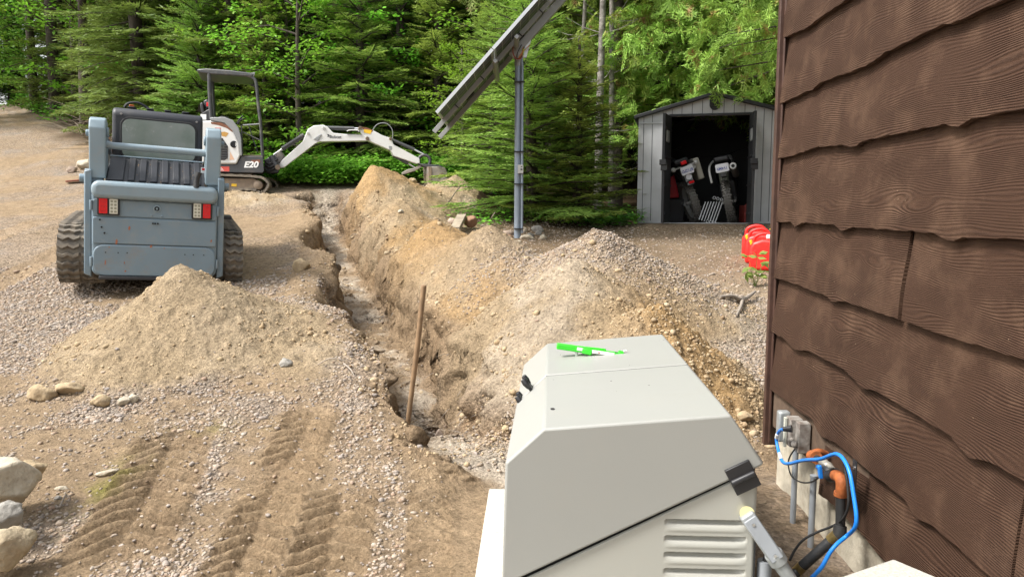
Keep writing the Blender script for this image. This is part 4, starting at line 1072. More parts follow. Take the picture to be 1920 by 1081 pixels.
    for s, xo, xi in ((-1, -.885, -.475), (1, .475, .85)):
        base = stadium(.29, .385, 1.75, .325)
        mb = MB(); mb.prism([(xo, y, z) for y, z in base], (xi - xo, 0, 0))
        # resample centre line by length
        P2 = [Vector((0, y, z)) for y, z in base] + [Vector((0, base[0][0], base[0][1]))]
        ln = [0]
        for i in range(len(P2) - 1): ln.append(ln[-1] + (P2[i + 1] - P2[i]).length)
        nl = 52; tot = ln[-1]
        for k in range(nl):
            for (x0, x1, off) in ((xo, (xo + xi) / 2 - .012, 0), ((xo + xi) / 2 + .012, xi, .5)):
                nx = 8; vs = []; fs = []
                for i in range(nx + 1):
                    x = x0 + (x1 - x0) * i / nx
                    zz = ((i % 4) / 4.0 if (i % 4) <= 2 else (4 - i % 4) / 4.0)
                    for hw2, hh in ((-.36, 0), (-.26, .032), (.22, .032), (.34, 0)):
                        q = ((k + off * 0 + (zz - .25) * .55 + hw2 * .62) / nl * tot) % tot
                        j = int(np.searchsorted(ln, q, side='right')) - 1; j = min(j, len(P2) - 2)
                        tt = (q - ln[j]) / max(1e-9, ln[j + 1] - ln[j]); p = P2[j].lerp(P2[j + 1], tt)
                        c = Vector((0, min(max(p.y, .385), 1.75), 0.325)); nn = (p - c).normalized()
                        if .385 < p.y < 1.75: nn = Vector((0, 0, 1 if p.z > .325 else -1))
                        vv = p + nn * hh; vs.append((x, vv.y, vv.z))
                for i in range(nx):
                    for j in range(3): fs.append((i * 4 + j, i * 4 + j + 1, (i + 1) * 4 + j + 1, (i + 1) * 4 + j))
                fs.append((0, 1, 2, 3)); fs.append((nx * 4 + 3, nx * 4 + 2, nx * 4 + 1, nx * 4))
                mb.add(vs, fs)
        mb.build('rubber_track', M_TRACK, t, smooth=25)
    return t
SKID = track_loader()
# ------------------------------------------------------------------ mini excavator
M_WHITE = mat('white_paint', (.62, .62, .60), .4, dust=(.38, .33, .26), dustamt=.35, dscale=3.5, bump=.0005, bscale=30)
M_CHAR = mat('charcoal_paint', (.045, .047, .05), .45, dust=(.18, .14, .10), dustamt=.4, dscale=5)
M_GREYCOV = mat('grey_cover', (.22, .23, .235), .5, dust=(.3, .25, .2), dustamt=.3, dscale=6)
M_MUDSTEEL = mat('muddy_steel', (.16, .12, .09), .85, noise=.5, nscale=9, color2=(.26, .20, .14), bump=.003, bscale=40)
M_BUCKET = mat('worn_bucket', (.27, .24, .21), .6, noise=.4, nscale=6, color2=(.15, .13, .11), dust=(.4, .33, .25), dustamt=.5, dscale=9)
M_CHROME = mat('cylinder_rod', (.65, .65, .66), .2, metal=.9)
M_RUSTY = mat('rust_stain', (.22, .09, .05), .85, noise=.4, nscale=20)
M_YEL = mat('yellow_label', (.75, .45, .02), .5)
def z2(x, y): return (360 + x / 3.6923, 120 + y / 3.6923)
def z7(x, y): return (350 + x / 4.505, 130 + y / 4.505)
def excavator():
    D = 14.8
    b = P(470, 357, D)
    t = thing('mini_excavator', 'white and charcoal mini excavator with canopy, its boom stretched over the trench', 'excavator', b)
    DV = Vector((-.33, 1, 0)).normalized()      # across the machine, as it stands in the yard
    def ext(name, pts, f, d0, d1, m, par=t, bev=.01, conv=z2, segs=2):
        mb = MB(); poly = [P(*conv(*p), D) + DV * d0 for p in pts]
        mb.prism(poly, DV * (d1 - d0)); return mb.build(name, m, par, world=True, bevel=bev, segs=segs)
    def tb(name, pts, r, d, m, par=t, conv=z2, smooth=0, n=12):
        ds = d if isinstance(d, list) else [d] * len(pts); mb = MB(); q = []
        for p, dd in zip(pts, ds): w = P(*conv(*p), D); q.append(w + DV * dd)
        mb.tube(q, r, n, smooth=smooth); return mb.build(name, m, par, world=True, smooth=50)
    # undercarriage, near track
    DT = Vector((-.13, 1, 0)).normalized()
    def track(pts_off, d0, d1):
        pts = [(100, 895), (310, 895), (520, 902), (650, 912), (700, 925), (735, 955), (745, 985), (720, 1030), (690, 1040), (600, 1025), (440, 1022), (300, 1022), (60, 1022), (-60, 1020), (-130, 1000), (-150, 960), (-130, 915), (-60, 897)]
        pts = [(x + pts_off[0], y + pts_off[1]) for x, y in pts]
        w = [P(*z7(*p), D) for p in pts]; outer = [p + DT * d0 for p in w]; c = sum(outer, Vector()) / len(outer)
        mb = MB(); k = len(outer)
        sm = catmull(outer + [outer[0]], 5)[:-1]; k = len(sm)
        inner = []
        for i in range(k):
            tt = (sm[(i + 1) % k] - sm[i - 1]).normalized(); nn = Vector((-tt.z, 0, tt.x));
            if nn.dot(c - sm[i]) < 0: nn = -nn
            inner.append(sm[i] + nn * .035)
            if i % 2 == 0: sm[i] = sm[i] - nn * .014
        vs = sm + [v + DT * (d1 - d0) for v in sm] + inner + [v + DT * (d1 - d0) for v in inner]; fs = []
        for i in range(k):
            j = (i + 1) % k; fs += [(i, j, k + j, k + i), (2 * k + i, 3 * k + i, 3 * k + j, 2 * k + j), (i, 2 * k + i, 2 * k + j, j), (k + i, k + j, 3 * k + j, 3 * k + i)]
        mb.add(vs, fs); return mb.build('rubber_track', M_TRACK, t, world=True, smooth=30)
    track((0, 0), -.62, -.37); track((0, 0), .30, .55)
    ext('track_frame', [(-60, 925), (570, 930), (600, 945), (610, 1000), (580, 1015), (-60, 1012)], 0, -.58, -.40, M_MUDSTEEL, conv=z7)
    ext('track_frame', [(-60, 925), (570, 930), (600, 945), (610, 1000), (580, 1015), (-60, 1012)], 0, .34, .52, M_MUDSTEEL, conv=z7)
    for dd in (-.60, .33):
        for (x, y, r) in ((656, 985, .085), (-95, 960, .09)):
            w = P(*z7(x, y), D); mb = MB(); mb.lathe([(r, 0), (r, .19), (r * .6, .2), (r * .3, .205)], w + DT * (dd + .2), -DT, 18); mb.build('idler_wheel', M_MUDSTEEL, t, world=True, bevel=.006)
    ext('yellow_label', [(390, 972), (432, 974), (430, 996), (388, 994)], 0, -.585, -.583, M_YEL, conv=z7, bev=0)
    ext('centre_frame', [(60, 880), (560, 885), (560, 960), (60, 960)], 0, -.38, .32, M_MUDSTEEL, conv=z7)
    # upper structure
    ext('base_deck', [(60, 815), (430, 815), (470, 745), (645, 748), (655, 870), (640, 885), (60, 875)], 0, -.50, .45, M_CHAR, conv=z7, bev=.012)
    hs_ = ext('engine_cover', [(60, 460), (215, 458), (330, 480), (405, 545), (450, 640), (462, 740), (430, 812), (60, 812)], 0, -.53, .45, M_WHITE, conv=z7, bev=.03, segs=3)
    ext('seat_cowl', [(215, 432), (330, 430), (400, 455), (448, 520), (468, 600), (476, 745), (458, 745), (445, 640), (398, 545), (330, 478), (215, 456)], 0, -.54, .40, M_GREYCOV, conv=z7, bev=.012)
    ext('rust_stain', [(218, 468), (300, 474), (370, 500), (402, 540), (395, 552), (350, 520), (280, 495), (225, 486)], 0, -.5325, -.530, M_RUSTY, hs_, 0, z7)
    ext('decal', [(300, 552), (330, 548), (365, 560), (345, 590), (310, 585)], 0, -.5325, -.530, mat('worn_decal', (.45, .25, .06), .7), hs_, 0, z7)
    ext('decal', [(378, 712), (412, 775), (372, 780)], 0, -.5325, -.530, mat('peach_decal', (.60, .38, .25), .7), hs_, 0, z7)
    for q in ([(255, 517), (300, 517), (300, 521), (255, 521)], [(255, 540), (300, 540), (300, 544), (255, 544)], [(255, 517), (259, 517), (259, 544), (255, 544)], [(296, 517), (300, 517), (300, 544), (296, 544)]):
        ext('red_border', q, 0, -.5325, -.530, M_REDLENS, hs_, 0, z7)
    vn = ext('side_vent', [(240, 600), (315, 600), (358, 665), (358, 760), (335, 780), (240, 780)], 0, -.537, -.50, M_BLACK, hs_, .004, z7)
    for k in range(8):
        y = 622 + k * 20; x1 = 325 + min(30, k * 14)
        ext('vent_slat', [(245, y), (x1, y), (x1, y + 7), (245, y + 7)], 0, -.552, -.535, M_CHAR, vn, .002, z7)
    w = P(*z7(408, 652), D); mb = MB(); mb.lathe([(.066, 0), (.066, .012), (.05, .016), (.045, .008), (.02, .008), (.018, .014)], w - DV * .53, -DV, 24); mb.build('fuel_cap', M_BLACK, hs_, world=True)
    # model lettering
    w = P(*z7(545, 818), D); w = w - DV * .504
    Mt = Matrix.Translation(w) @ Matrix.Rotation(R(90), 4, 'X')
    text_part('model_lettering', 'E20', .155, Mt, M_WHITEPL, t, .002, shear=.25, sx=1.15, bold=.006)
    ext('rust_stain', [(545, 780), (620, 775), (622, 800), (560, 800)], 0, -.503, -.501, M_RUSTY, t, 0, z7)
    ext('red_label', [(285, 832), (370, 832), (370, 872), (285, 870)], 0, -.503, -.5, mat('red_label', (.55, .07, .05), .6), t, 0, z7)
    for k in range(3): ext('label_line', [(295, 840 + k * 10), (310 + k * 8, 840 + k * 10), (310 + k * 8, 844 + k * 10), (295, 844 + k * 10)], 0, -.5045, -.503, M_WHITEPL, t, 0, z7)
    # canopy
    M_CAN = mat('canopy_charcoal', (.05, .052, .056), .45, dust=(.3, .27, .2), dustamt=.5, dscale=4)
    ext('canopy_roof', [(98, 45), (120, 35), (180, 30), (380, 45), (540, 65), (575, 75), (560, 100), (520, 98), (380, 88), (230, 80), (130, 66)], 0, -.50, .50, M_CAN, conv=z7, bev=.02)
    for dd in (-.46, .46):
        tb('rear_post', [(205, 70), (208, 200), (215, 330), (222, 440)], .038, dd, M_CAN, conv=z7)
        tb('front_post', [(520, 85), (570, 110), (592, 160), (605, 300), (625, 470), (642, 748)], .030, dd, M_CAN, conv=z7, smooth=4)
    ext('canopy_gusset', [(540, 68), (582, 60), (570, 100)], 0, -.49, -.45, M_GREYCOV, conv=z7, bev=.004)
    # seat, console, levers
    ext('console', [(125, 395), (180, 360), (215, 345), (235, 425), (215, 455), (128, 450)], 0, -.30, -.10, M_BLACK, conv=z7, bev=.012)
    ext('seat_back', [(120, 300), (145, 290), (160, 370), (150, 390), (130, 380)], 0, -.25, .25, M_BLACK, conv=z7, bev=.02)
    ext('headrest', [(145, 275), (175, 260), (195, 275), (190, 340), (165, 350)], 0, -.15, .18, M_CHAR, conv=z7, bev=.02)
    ext('red_belt', [(177, 296), (194, 296), (192, 330), (177, 330)], 0, -.32, -.29, M_REDLENS, conv=z7, bev=.004)
    ext('white_label', [(128, 395), (175, 395), (175, 440), (130, 440)], 0, -.305, -.302, M_WHITEPL, conv=z7, bev=0)
    for pts in ([(430, 470), (445, 440), (480, 405)], [(435, 475), (455, 445), (485, 430)], [(270, 425), (310, 415), (360, 425)]):
        tb('control_lever', pts, .016, -.25, M_BLACK, conv=z7, smooth=4)
    tb('guard_rail', [(480, 488), (618, 478)], .014, -.35, M_GREYCOV, conv=z7); tb('guard_rail', [(480, 545), (628, 615)], .011, -.35, M_CAN, conv=z7)
    tb('travel_lever', [(520, 460), (560, 590), (600, 700)], .011, -.05, M_CAN, conv=z7); tb('travel_lever', [(468, 490), (475, 740)], .014, -.4, M_CAN, conv=z7)
    ext('floor_mat', [(480, 735), (640, 735), (640, 748), (480, 748)], 0, -.42, .40, M_MUDSTEEL, conv=z7, bev=.004)
    # swing frame
    ext('swing_frame', [(655, 770), (700, 740), (745, 730), (770, 760), (788, 840), (775, 878), (700, 880), (655, 870)], 0, -.16, .16, M_CHAR, conv=z7, bev=.02)
    tb('knuckle', [(715, 735), (740, 790), (770, 835)], .055, -.17, M_CHAR, conv=z7); tb('knuckle_pin', [(768, 832), (768, 832.5)], .05, [-.26, .2], M_MUDSTEEL, conv=z7)
    for i, (x, y) in enumerate(((690, 790), (700, 820), (685, 850))): tb('hydraulic_hose', [(655, y - 20), (x, y + 12), (740, y - 10), (770, y - 30)], .016, -.20, M_RUBBER, conv=z7, smooth=5)
    w = P(*z7(780, 755), D); mb = MB(); w = w + DV * .15; mb.ball((w.x, w.y, w.z), .16, 14, 10, (.8, .8, 1)); mb.build('boot_cover', M_BUCKET, t, world=True)
    # boom and arm
    boom = ext('boom', [(600, 700), (625, 665), (765, 540), (785, 490), (800, 455), (840, 430), (905, 424), (935, 437), (975, 480), (1100, 493), (1200, 495), (1222, 515), (1210, 535), (1100, 537), (880, 541), (850, 556), (640, 716), (612, 722)], 0, -.10, .10, M_WHITE, bev=.012)
    arm = ext('arm', [(1148, 442), (1160, 434), (1250, 462), (1310, 495), (1375, 516), (1392, 560), (1570, 655), (1572, 688), (1550, 692), (1390, 637), (1372, 600), (1225, 537), (1195, 522), (1180, 490)], 0, -.085, .085, M_WHITE, bev=.01)
    ext('boom_gusset', [(838, 525), (885, 490), (895, 492), (868, 535)], 0, -.115, -.10, M_GREYCOV, boom, .004)
    for (x, y, r, par) in ((908, 446, .026, boom), (800, 482, .024, boom), (1208, 518, .034, arm), (1160, 447, .032, arm), (1368, 520, .026, arm)):
        w = P(*z2(x, y), D); mb = MB(); mb.cyl(w - DV * .13, w + DV * .13, r, n=16); mb.build('pivot_pin', M_MUDSTEEL if par is arm else M_WHITE, par, world=True, bevel=.004)
    c = tb('boom_cylinder', [(625, 588), (775, 492)], .045, -.02, M_CHAR); tb('rod', [(568, 630), (630, 585)], .022, -.02, M_CHROME, c)
    c = tb('arm_cylinder', [(915, 442), (1125, 448)], .042, 0.0, M_CHAR); tb('rod', [(1120, 448), (1160, 448)], .024, 0.0, M_CHROME, c)
    c = tb('bucket_cylinder', [(1385, 525), (1540, 592)], .034, 0.0, M_CHAR); tb('rod', [(1535, 590), (1625, 636)], .018, 0.0, M_CHROME, c)
    c = tb('thumb_cylinder', [(1395, 635), (1500, 690)], .030, 0.0, M_CHAR); tb('rod', [(1495, 687), (1545, 718)], .015, 0.0, M_CHROME, c)
    ext('rust_patch', [(1165, 437), (1215, 446), (1250, 462), (1240, 476), (1180, 455)], 0, -.0875, -.085, M_RUSTY, arm, 0)
    ext('warning_label', [(1185, 455), (1240, 462), (1232, 488), (1186, 478)], 0, -.0895, -.0875, M_YEL, arm, 0)
    ext('link_plate', [(1358, 570), (1380, 572), (1378, 596), (1360, 592)], 0, -.089, -.086, M_GREYCOV, arm, 0)
    tb('hydraulic_line', [(1070, 470), (1085, 462), (1140, 462), (1150, 470)], .010, -.10, M_WHITE, boom, smooth=4)
    tb('hydraulic_line', [(1070, 490), (1175, 492)], .008, -.11, M_BLACK, boom)
    tb('hydraulic_hose', [(1250, 460), (1275, 425), (1310, 410), (1350, 415), (1380, 445), (1390, 480), (1385, 520)], .0085, -.02, M_GREYCOV, smooth=6)
    # lettering on the boom
    pa = P(*z2(905, 497), D); pb = P(*z2(1100, 522), D)
    w = P(*z2(990, 508), D); w = w - DV * .1015; Mt = Matrix.Translation(w) @ Matrix.Rotation(R(2.0), 4, 'Y') @ Matrix.Rotation(R(90), 4, 'X')
    M_INK = mat('dark_ink', (.03, .035, .045), .5)
    text_part('lettering', 'Bobcat', .082, Mt, M_INK, boom, .0015, bold=.001)
    ext('logo', [(930, 490), (950, 490), (942, 497), (956, 500), (940, 505), (952, 510), (934, 507), (938, 498)], 0, -.1025, -.10, M_INK, boom, 0)
    # linkage, thumb, bucket
    tb('bucket_link', [(1575, 690), (1570, 655), (1600, 632), (1635, 640), (1650, 670), (1640, 700)], .032, 0, M_CHAR, smooth=4)
    ext('bucket_link', [(1560, 690), (1700, 700), (1735, 712), (1720, 725), (1600, 715)], 0, -.10, .10, M_CHAR, bev=.012)
    ext('thumb', [(1452, 752), (1490, 730), (1530, 722), (1575, 700), (1590, 712), (1540, 742), (1480, 760), (1455, 768)], 0, -.06, .06, M_BUCKET, bev=.01)
    bk = ext('bucket', [(1618, 715), (1680, 714), (1735, 720), (1750, 755), (1746, 800), (1730, 838), (1690, 845), (1625, 852)], 0, -.24, .24, M_BUCKET, bev=.014)
    ext('side_cutter', [(1618, 714), (1640, 716), (1642, 850), (1625, 854)], 0, -.25, .25, M_MUDSTEEL, bk, .004)
    ext('wear_patch', [(1680, 790), (1690, 765), (1715, 755), (1722, 768), (1700, 780), (1692, 800)], 0, -.247, -.24, M_MUDSTEEL, bk, .002)
    ext('blade', [(-170, 930), (-150, 930), (-150, 1015), (-175, 1015)], 0, -.6, .5, M_MUDSTEEL, conv=z7)
    return t
EXC = excavator()
# ------------------------------------------------------------------ solar array on a pole
M_GALV = mat('galvanised_steel', (.29, .34, .40), .5, metal=.35, noise=.15, nscale=6, bump=.0006, bscale=80)
M_ALU = mat('anodised_aluminium', (.62, .63, .64), .35, metal=.5)
M_ALUD = mat('grey_aluminium', (.34, .34, .33), .45, metal=.4)
M_BACK = mat('module_backsheet', (.045, .05, .055), .35)
M_LINE = mat('busbar_lines', (.50, .50, .48), .5)
def solar():
    b = P(970, 457, 10.3)
    t = thing('solar_array', 'tilted solar panel array on a tall grey steel pole among stones', 'solar array', b)
    mb = MB(); top = P(972, 120, 10.3); mb.tube([b - Vector((0, 0, .3)), Vector((b.x + .012, 10.3, top.z))], [.049, .046], 20); pole = mb.build('pole', M_GALV, t, world=True, smooth=50)
    mb = MB(); mb.tube([Vector((b.x + .012, 10.3, P(972, 120, 10.3).z - .03)), Vector((b.x + .014, 10.3, P(972, 97, 10.3).z))], .052, 20); mb.build('pole_sleeve', M_ALUD, pole, world=True, smooth=50)
    mb = MB(); mb.tube([b + Vector((.062, -.05, .15)), Vector((b.x + .066, 10.25, top.z - .05)), Vector((b.x + .05, 10.28, top.z + .15))], .017, 10); cdt = mb.build('conduit', M_GALV, t, world=True, smooth=50)
    mb = MB()
    for py in (155, 285, 345, 428): z = P(970, py, 10.3).z; mb.tube([(b.x + .03, 10.285, z - .006), (b.x + .03, 10.285, z + .006)], .088, 20)
    for py in (155, 285, 345, 428):
        z = P(970, py, 10.3).z; mb = MB(); mb.box((b.x + .026, 10.262, z), (.145, .125, .012)); mb.build('strap', M_BLACK, t, world=True, bevel=.004)
    c = P(976, 317, 10.2); mb = MB(); mb.box(c, (.075, .06, .115)); jb = mb.build('junction_box', mat('pale_box', (.5, .5, .47), .5), t, world=True, bevel=.005)
    mb = MB(); mb.box(c + Vector((.012, -.0315, -.005)), (.025, .003, .02)); mb.box(c + Vector((.012, -.0315, .03)), (.02, .003, .01)); mb.build('box_label', M_BLACK, jb, world=True)
    # plane of the modules
    p0 = P(816, 209, 9.5); ang = R(47.6); e = Vector((math.cos(ang), 0, math.sin(ang))); nrm = Vector((-e.z, 0, e.x)); yv = Vector((0, 1, 0))
    def pt(u, v, w): return p0 + e * u + yv * v + nrm * w
    def slab_(mb, u0, u1, v0, v1, w0, w1):
        mb.add([pt(u, v, w) for u in (u0, u1) for v in (v0, v1) for w in (w0, w1)], [(0, 1, 3, 2), (4, 6, 7, 5), (0, 4, 5, 1), (2, 3, 7, 6), (0, 2, 6, 4), (1, 5, 7, 3)])
    W_, L_ = 1.04, 1.62
    for k in range(4):
        u0 = k * (W_ + .012); u1 = u0 + W_
        mb = MB(); slab_(mb, u0 + .02, u1 - .02, .02, L_ - .02, -.012, -.006); md = mb.build('solar_module', M_BACK, t, world=True)
        mb = MB(); fr = .032
        slab_(mb, u0, u1, 0, fr, -.040, 0); slab_(mb, u0, u1, L_ - fr, L_, -.040, 0); slab_(mb, u0, u0 + fr, fr, L_ - fr, -.040, 0); slab_(mb, u1 - fr, u1, fr, L_ - fr, -.040, 0)
        mb.build('module_frame', M_ALU, md, world=True)
        mb = MB()
        for i in range(1, 6): slab_(mb, u0 + i * W_ / 6 - .004, u0 + i * W_ / 6 + .004, .05, L_ - .05, -.0145, -.012)
        for i in range(1, 10): slab_(mb, u0 + .03, u1 - .03, i * L_ / 10 - .003, i * L_ / 10 + .003, -.0142, -.012)
        mb.build('cell_lines', M_LINE, md, world=True)
        mb = MB(); slab_(mb, u0 + .45, u0 + .6, 1.25, 1.37, -.035, -.0145); mb.build('terminal_box', M_BLACK, md, world=True, bevel=.004)
    TL = 4 * (W_ + .012)
    for v in (.62, 1.42):
        mb = MB(); slab_(mb, -.20, TL + .1, v - .024, v + .024, -.10, -.041); mb.build('rail', M_ALUD, t, world=True, bevel=.003)
        if v < 1: 
            for u in (.25, .75, 1.05, 1.5, 1.9): mb = MB(); slab_(mb, u, u + .014, v - .032, v + .032, -.106, -.041); mb.build('clip', M_BLACK, t, world=True)
    # strong back and knee
    mb = MB(); slab_(mb, 1.25, 3.1, .74, .86, -.20, -.101); sb = mb.build('strongback', M_ALUD, t, world=True, bevel=.004)
    for u in (.95, 1.35, 2.6):
        mb = MB(); slab_(mb, u, u + .05, .1, 1.55, -.15, -.101); mb.build('cross_rail', M_ALUD, t, world=True, bevel=.003)
    hd = Vector((b.x + .014, 10.3, P(972, 95, 10.3).z)); tgt = pt(1.95, .8, -.2)
    mb = MB(); mb.prism([hd + Vector((-.05, -.04, -.03)), hd + Vector((.05, -.04, -.03)), hd + Vector((.0, -.04, .16)), hd + Vector((-.10, -.04, .22))], (0, .08, 0)); mb.build('knuckle', M_ALUD, t, world=True, bevel=.005)
    mb = MB(); q0 = P(983, 108, 10.26); q1 = P(992, 68, 10.26); mb.prism([q0 + Vector((-.02, 0, 0)), q0 + Vector((.03, 0, 0)), q1 + Vector((.05, 0, .03)), q1 + Vector((-.03, 0, 0))], (0, .05, 0)); mb.build('tilt_bracket', M_ALU, t, world=True, bevel=.004)
    for i, (m_, dx) in enumerate(((mat('red_wire', (.35, .04, .02), .5), 0), (M_BLACK, .012), (mat('orange_wire', (.5, .2, .05), .5), .02))):
        mb = MB(); mb.tube([P(962 + i * 16, 84, 10.2), P(962 + i * 8, 100, 10.18), P(968 + i * 2, 110, 10.18), P(978, 108 - i * 3, 10.18), P(981, 88, 10.2)], .006, 6, smooth=6); mb.build('wire', m_, t, world=True)
solar()

# ------------------------------------------------------------------ garden shed
M_SHED = mat('grey_resin_siding', (.48, .49, .50), .6, noise=.12, nscale=5, bump=.001, bscale=90)
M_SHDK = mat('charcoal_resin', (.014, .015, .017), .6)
M_GROOVE = mat('panel_groove', (.10, .10, .11), .8)
M_FLOOR = mat('shed_floor', (.09, .085, .08), .7, noise=.4, nscale=8)
def shed():
    SY = 11.9; left = P(1194, 417, SY); ROT = R(12.5)
    t = thing('garden_shed', 'grey resin garden shed with both black double doors standing open', 'shed', (left.x, SY, 1.235), (0, 0, -ROT))
    # local frame: x to the right along the front, y to the back
    Wd, H, PK, Dp = 2.40, 1.66, 2.12, 2.3
    def lx(px): # local x from pixel on the front plane
        nrm = Vector((-math.sin(-ROT), math.cos(-ROT), 0)); p = on_plane(px, 320, t.location, nrm); r = p - t.location
        return r.x * math.cos(ROT) - r.y * math.sin(ROT)
    xo0, xo1, xpk = lx(1256), lx(1404), lx(1335); Wd = 2 * xpk
    def lz(px, py):
        nrm = Vector((math.sin(ROT), math.cos(ROT), 0)); return on_plane(px, py, t.location, nrm).z - 1.235
    H = lz(1198, 222); PK = lz(1335, 180); zo = lz(1335, 217)
    def roofz(x): return H + (PK - H) * (1 - abs(x - xpk) / xpk)
    th = .04
    M = MB()
    M.prism([(0, 0, 0), (xo0, 0, 0), (xo0, 0, zo), (0, 0, min(zo, H + .0))], (0, th, 0)) if False else None
    fr = MB()
    fr.prism([(0, 0, 0), (xo0, 0, 0), (xo0, 0, roofz(xo0)), (0, 0, H)], (0, th, 0))
    fr.prism([(xo1, 0, 0), (Wd, 0, 0), (Wd, 0, H), (xo1, 0, roofz(xo1))], (0, th, 0))
    fr.prism([(xo0, 0, zo), (xo1, 0, zo), (xo1, 0, roofz(xo1)), (xpk, 0, PK), (xo0, 0, roofz(xo0))], (0, th, 0))
    fr.build('front_wall', M_SHED, t)
    mb = MB(); mb.box((th / 2, Dp / 2 + th / 2, H / 2), (th, Dp - th, H)); mb.build('side_wall', M_SHED, t)
    mb = MB(); mb.box((Wd - th / 2, Dp / 2 + th / 2, H / 2), (th, Dp - th, H)); mb.build('side_wall', M_SHED, t)
    mb = MB(); mb.prism([(0, Dp, 0), (Wd, Dp, 0), (Wd, Dp, H), (xpk, Dp, PK), (0, Dp, H)], (0, th, 0)); mb.build('back_wall', M_SHED, t)
    # dark inner lining
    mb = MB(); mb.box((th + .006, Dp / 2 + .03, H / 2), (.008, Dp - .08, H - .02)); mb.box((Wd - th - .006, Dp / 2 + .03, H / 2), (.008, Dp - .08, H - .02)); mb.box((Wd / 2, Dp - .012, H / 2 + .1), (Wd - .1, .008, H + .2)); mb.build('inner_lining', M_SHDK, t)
    # grooves between the boards of the front
    step = lx(1213.5) - lx(1201) ; gx = [lx(q) for q in (1205, 1222)]; x = lx(1222)
    allx = [lx(1199.0 + 0), lx(1205.5), lx(1221.5)] + [lx(q) for q in (1241, 1258, 1276, 1295, 1314, 1333, 1354, 1373, 1393, 1412)] + [lx(q) for q in (1429, 1444, 1460)]
    gr = MB()
    for x in allx[1:]:
        if x > Wd - .03: continue
        z0 = zo if xo0 - .01 < x < xo1 + .01 else .03
        gr.box((x, -.001, (z0 + roofz(x)) / 2), (.010, .003, roofz(x) - z0 - .02))
    gr.build('panel_joints', M_GROOVE, t)
    mb = MB(); mb.box((xo0 / 2, -.012, H - .08), (xo0, .02, .02)); mb.build('trim', M_SHED, t, bevel=.004)
    # roof
    ov = .07
    for s in (0, 1):
        xe = -ov if s == 0 else Wd + ov; ze = H - (PK - H) * ov / xpk
        mb = MB(); mb.prism([(xe, -.09, ze), (xpk, -.09, PK), (xpk, -.09, PK + .055), (xe, -.09, ze + .055)], (0, Dp + .2, 0)); mb.build('roof', M_SHDK, t, bevel=.008)
    # gable vent
    vc = (xpk + .015, -.001, (PK + zo) / 2 + .07)
    mb = MB(); mb.prism([(a, -.018, b) for a, b in rrect(.16, .27, .079, 6, vc[0], vc[2])], (0, .02, 0)); vt = mb.build('gable_vent', M_SHDK, t, bevel=.004)
    mb = MB()
    for k in range(5): mb.box((vc[0], -.021, vc[2] - .08 + k * .04), (.11, .006, .014), (R(35), 0, 0))
    mb.build('vent_slats', M_BLACK, vt)
    # frame of the opening, threshold
    mb = MB(); mb.box(((xo0 + xo1) / 2, -.006, zo + .018), (xo1 - xo0 + .06, .03, .035)); mb.build('door_header', M_SHDK, t, bevel=.004)
    mb = MB(); mb.box((Wd / 2, Dp / 2, -.03), (Wd + .06, Dp + .2, .07)); mb.build('floor', M_FLOOR, t, bevel=.006)
    mb = MB(); mb.box(((xo0 + xo1) / 2, -.05, -.002), (xo1 - xo0, .07, .03)); mb.build('threshold', M_ALU, t, bevel=.004)
    mb = MB(); mb.box((Wd / 2, -.14, -.030), (Wd + .3, .10, .045)); mb.build('sill_board', mat('pale_sill', (.48, .44, .37), .8, noise=.3, nscale=20), t, bevel=.005)
    # doors swung out and slightly inward of square
    dw = (xo1 - xo0) / 2
    for s, x0, ang in ((1, xo0, R(-96 - 12)), (-1, xo1, R(-84 + 15))):
        d = bpy.data.objects.new('door', None); 
        c, sn = math.cos(ang), math.sin(ang)
        w = dw * .98
        def dp(u, v, z): # u along the leaf, v normal
            if s == 1: return (x0 + u * c - v * sn, 0.0 + u * sn + v * c, z)
            return (x0 - (u * math.cos(ang) - v * sn) * -1 * 0 + u * math.cos(ang), u * math.sin(ang), z)
        wd = Vector((-.37, -.93, 0)) if s == 1 else Vector((-.19, -.98, 0))
        dirv = (Matrix.Rotation(ROT, 3, 'Z') @ wd).normalized()
        nv = Vector((-dirv.y, dirv.x, 0)); o = Vector((x0, -.01, 0))
        def bx(name, u0, u1, z0, z1, v0, v1, m, par, bev=.004):
            mb = MB(); mb.add([o + dirv * u + nv * v + Vector((0, 0, z)) for u in (u0, u1) for v in (v0, v1) for z in (z0, z1)], [(0, 1, 3, 2), (4, 6, 7, 5), (0, 4, 5, 1), (2, 3, 7, 6), (0, 2, 6, 4), (1, 5, 7, 3)]); return mb.build(name, m, par, bevel=bev)
        dr_ = bx('door', 0.02, w, .02, zo - .01, -.02, .02, M_SHDK, t)
        bx('door_skin', 0.025, w - .005, .03, zo - .02, (-.026 if s == 1 else .0205), (-.0205 if s == 1 else .026), M_SHED, dr_, .001)
        for k in range(4): bx('door_rib', .05, w - .04, .15 + k * .42, .18 + k * .42, (.02 if s == 1 else -.034), (.034 if s == 1 else -.02), M_SHDK, dr_, .003)
        bx('window', w * .42, w * .80, zo - .42, zo - .24, -.030, .030, mat('frosted_pane', (.30, .31, .31), .3), dr_, .01)
        bx('handle', w - .03, w + .05, .88, .96, -.05, .05, M_BLACK, dr_, .006)
        bx('latch', w - .02, w + .02, .80, .92, -.035, .06, M_BLACK, dr_, .004)
    return t, (xo0, xo1)
SHED, SHO = shed()
SM = wmat(SHED)
def shed_pt(x, y, z): return SM @ Vector((x, y, z))

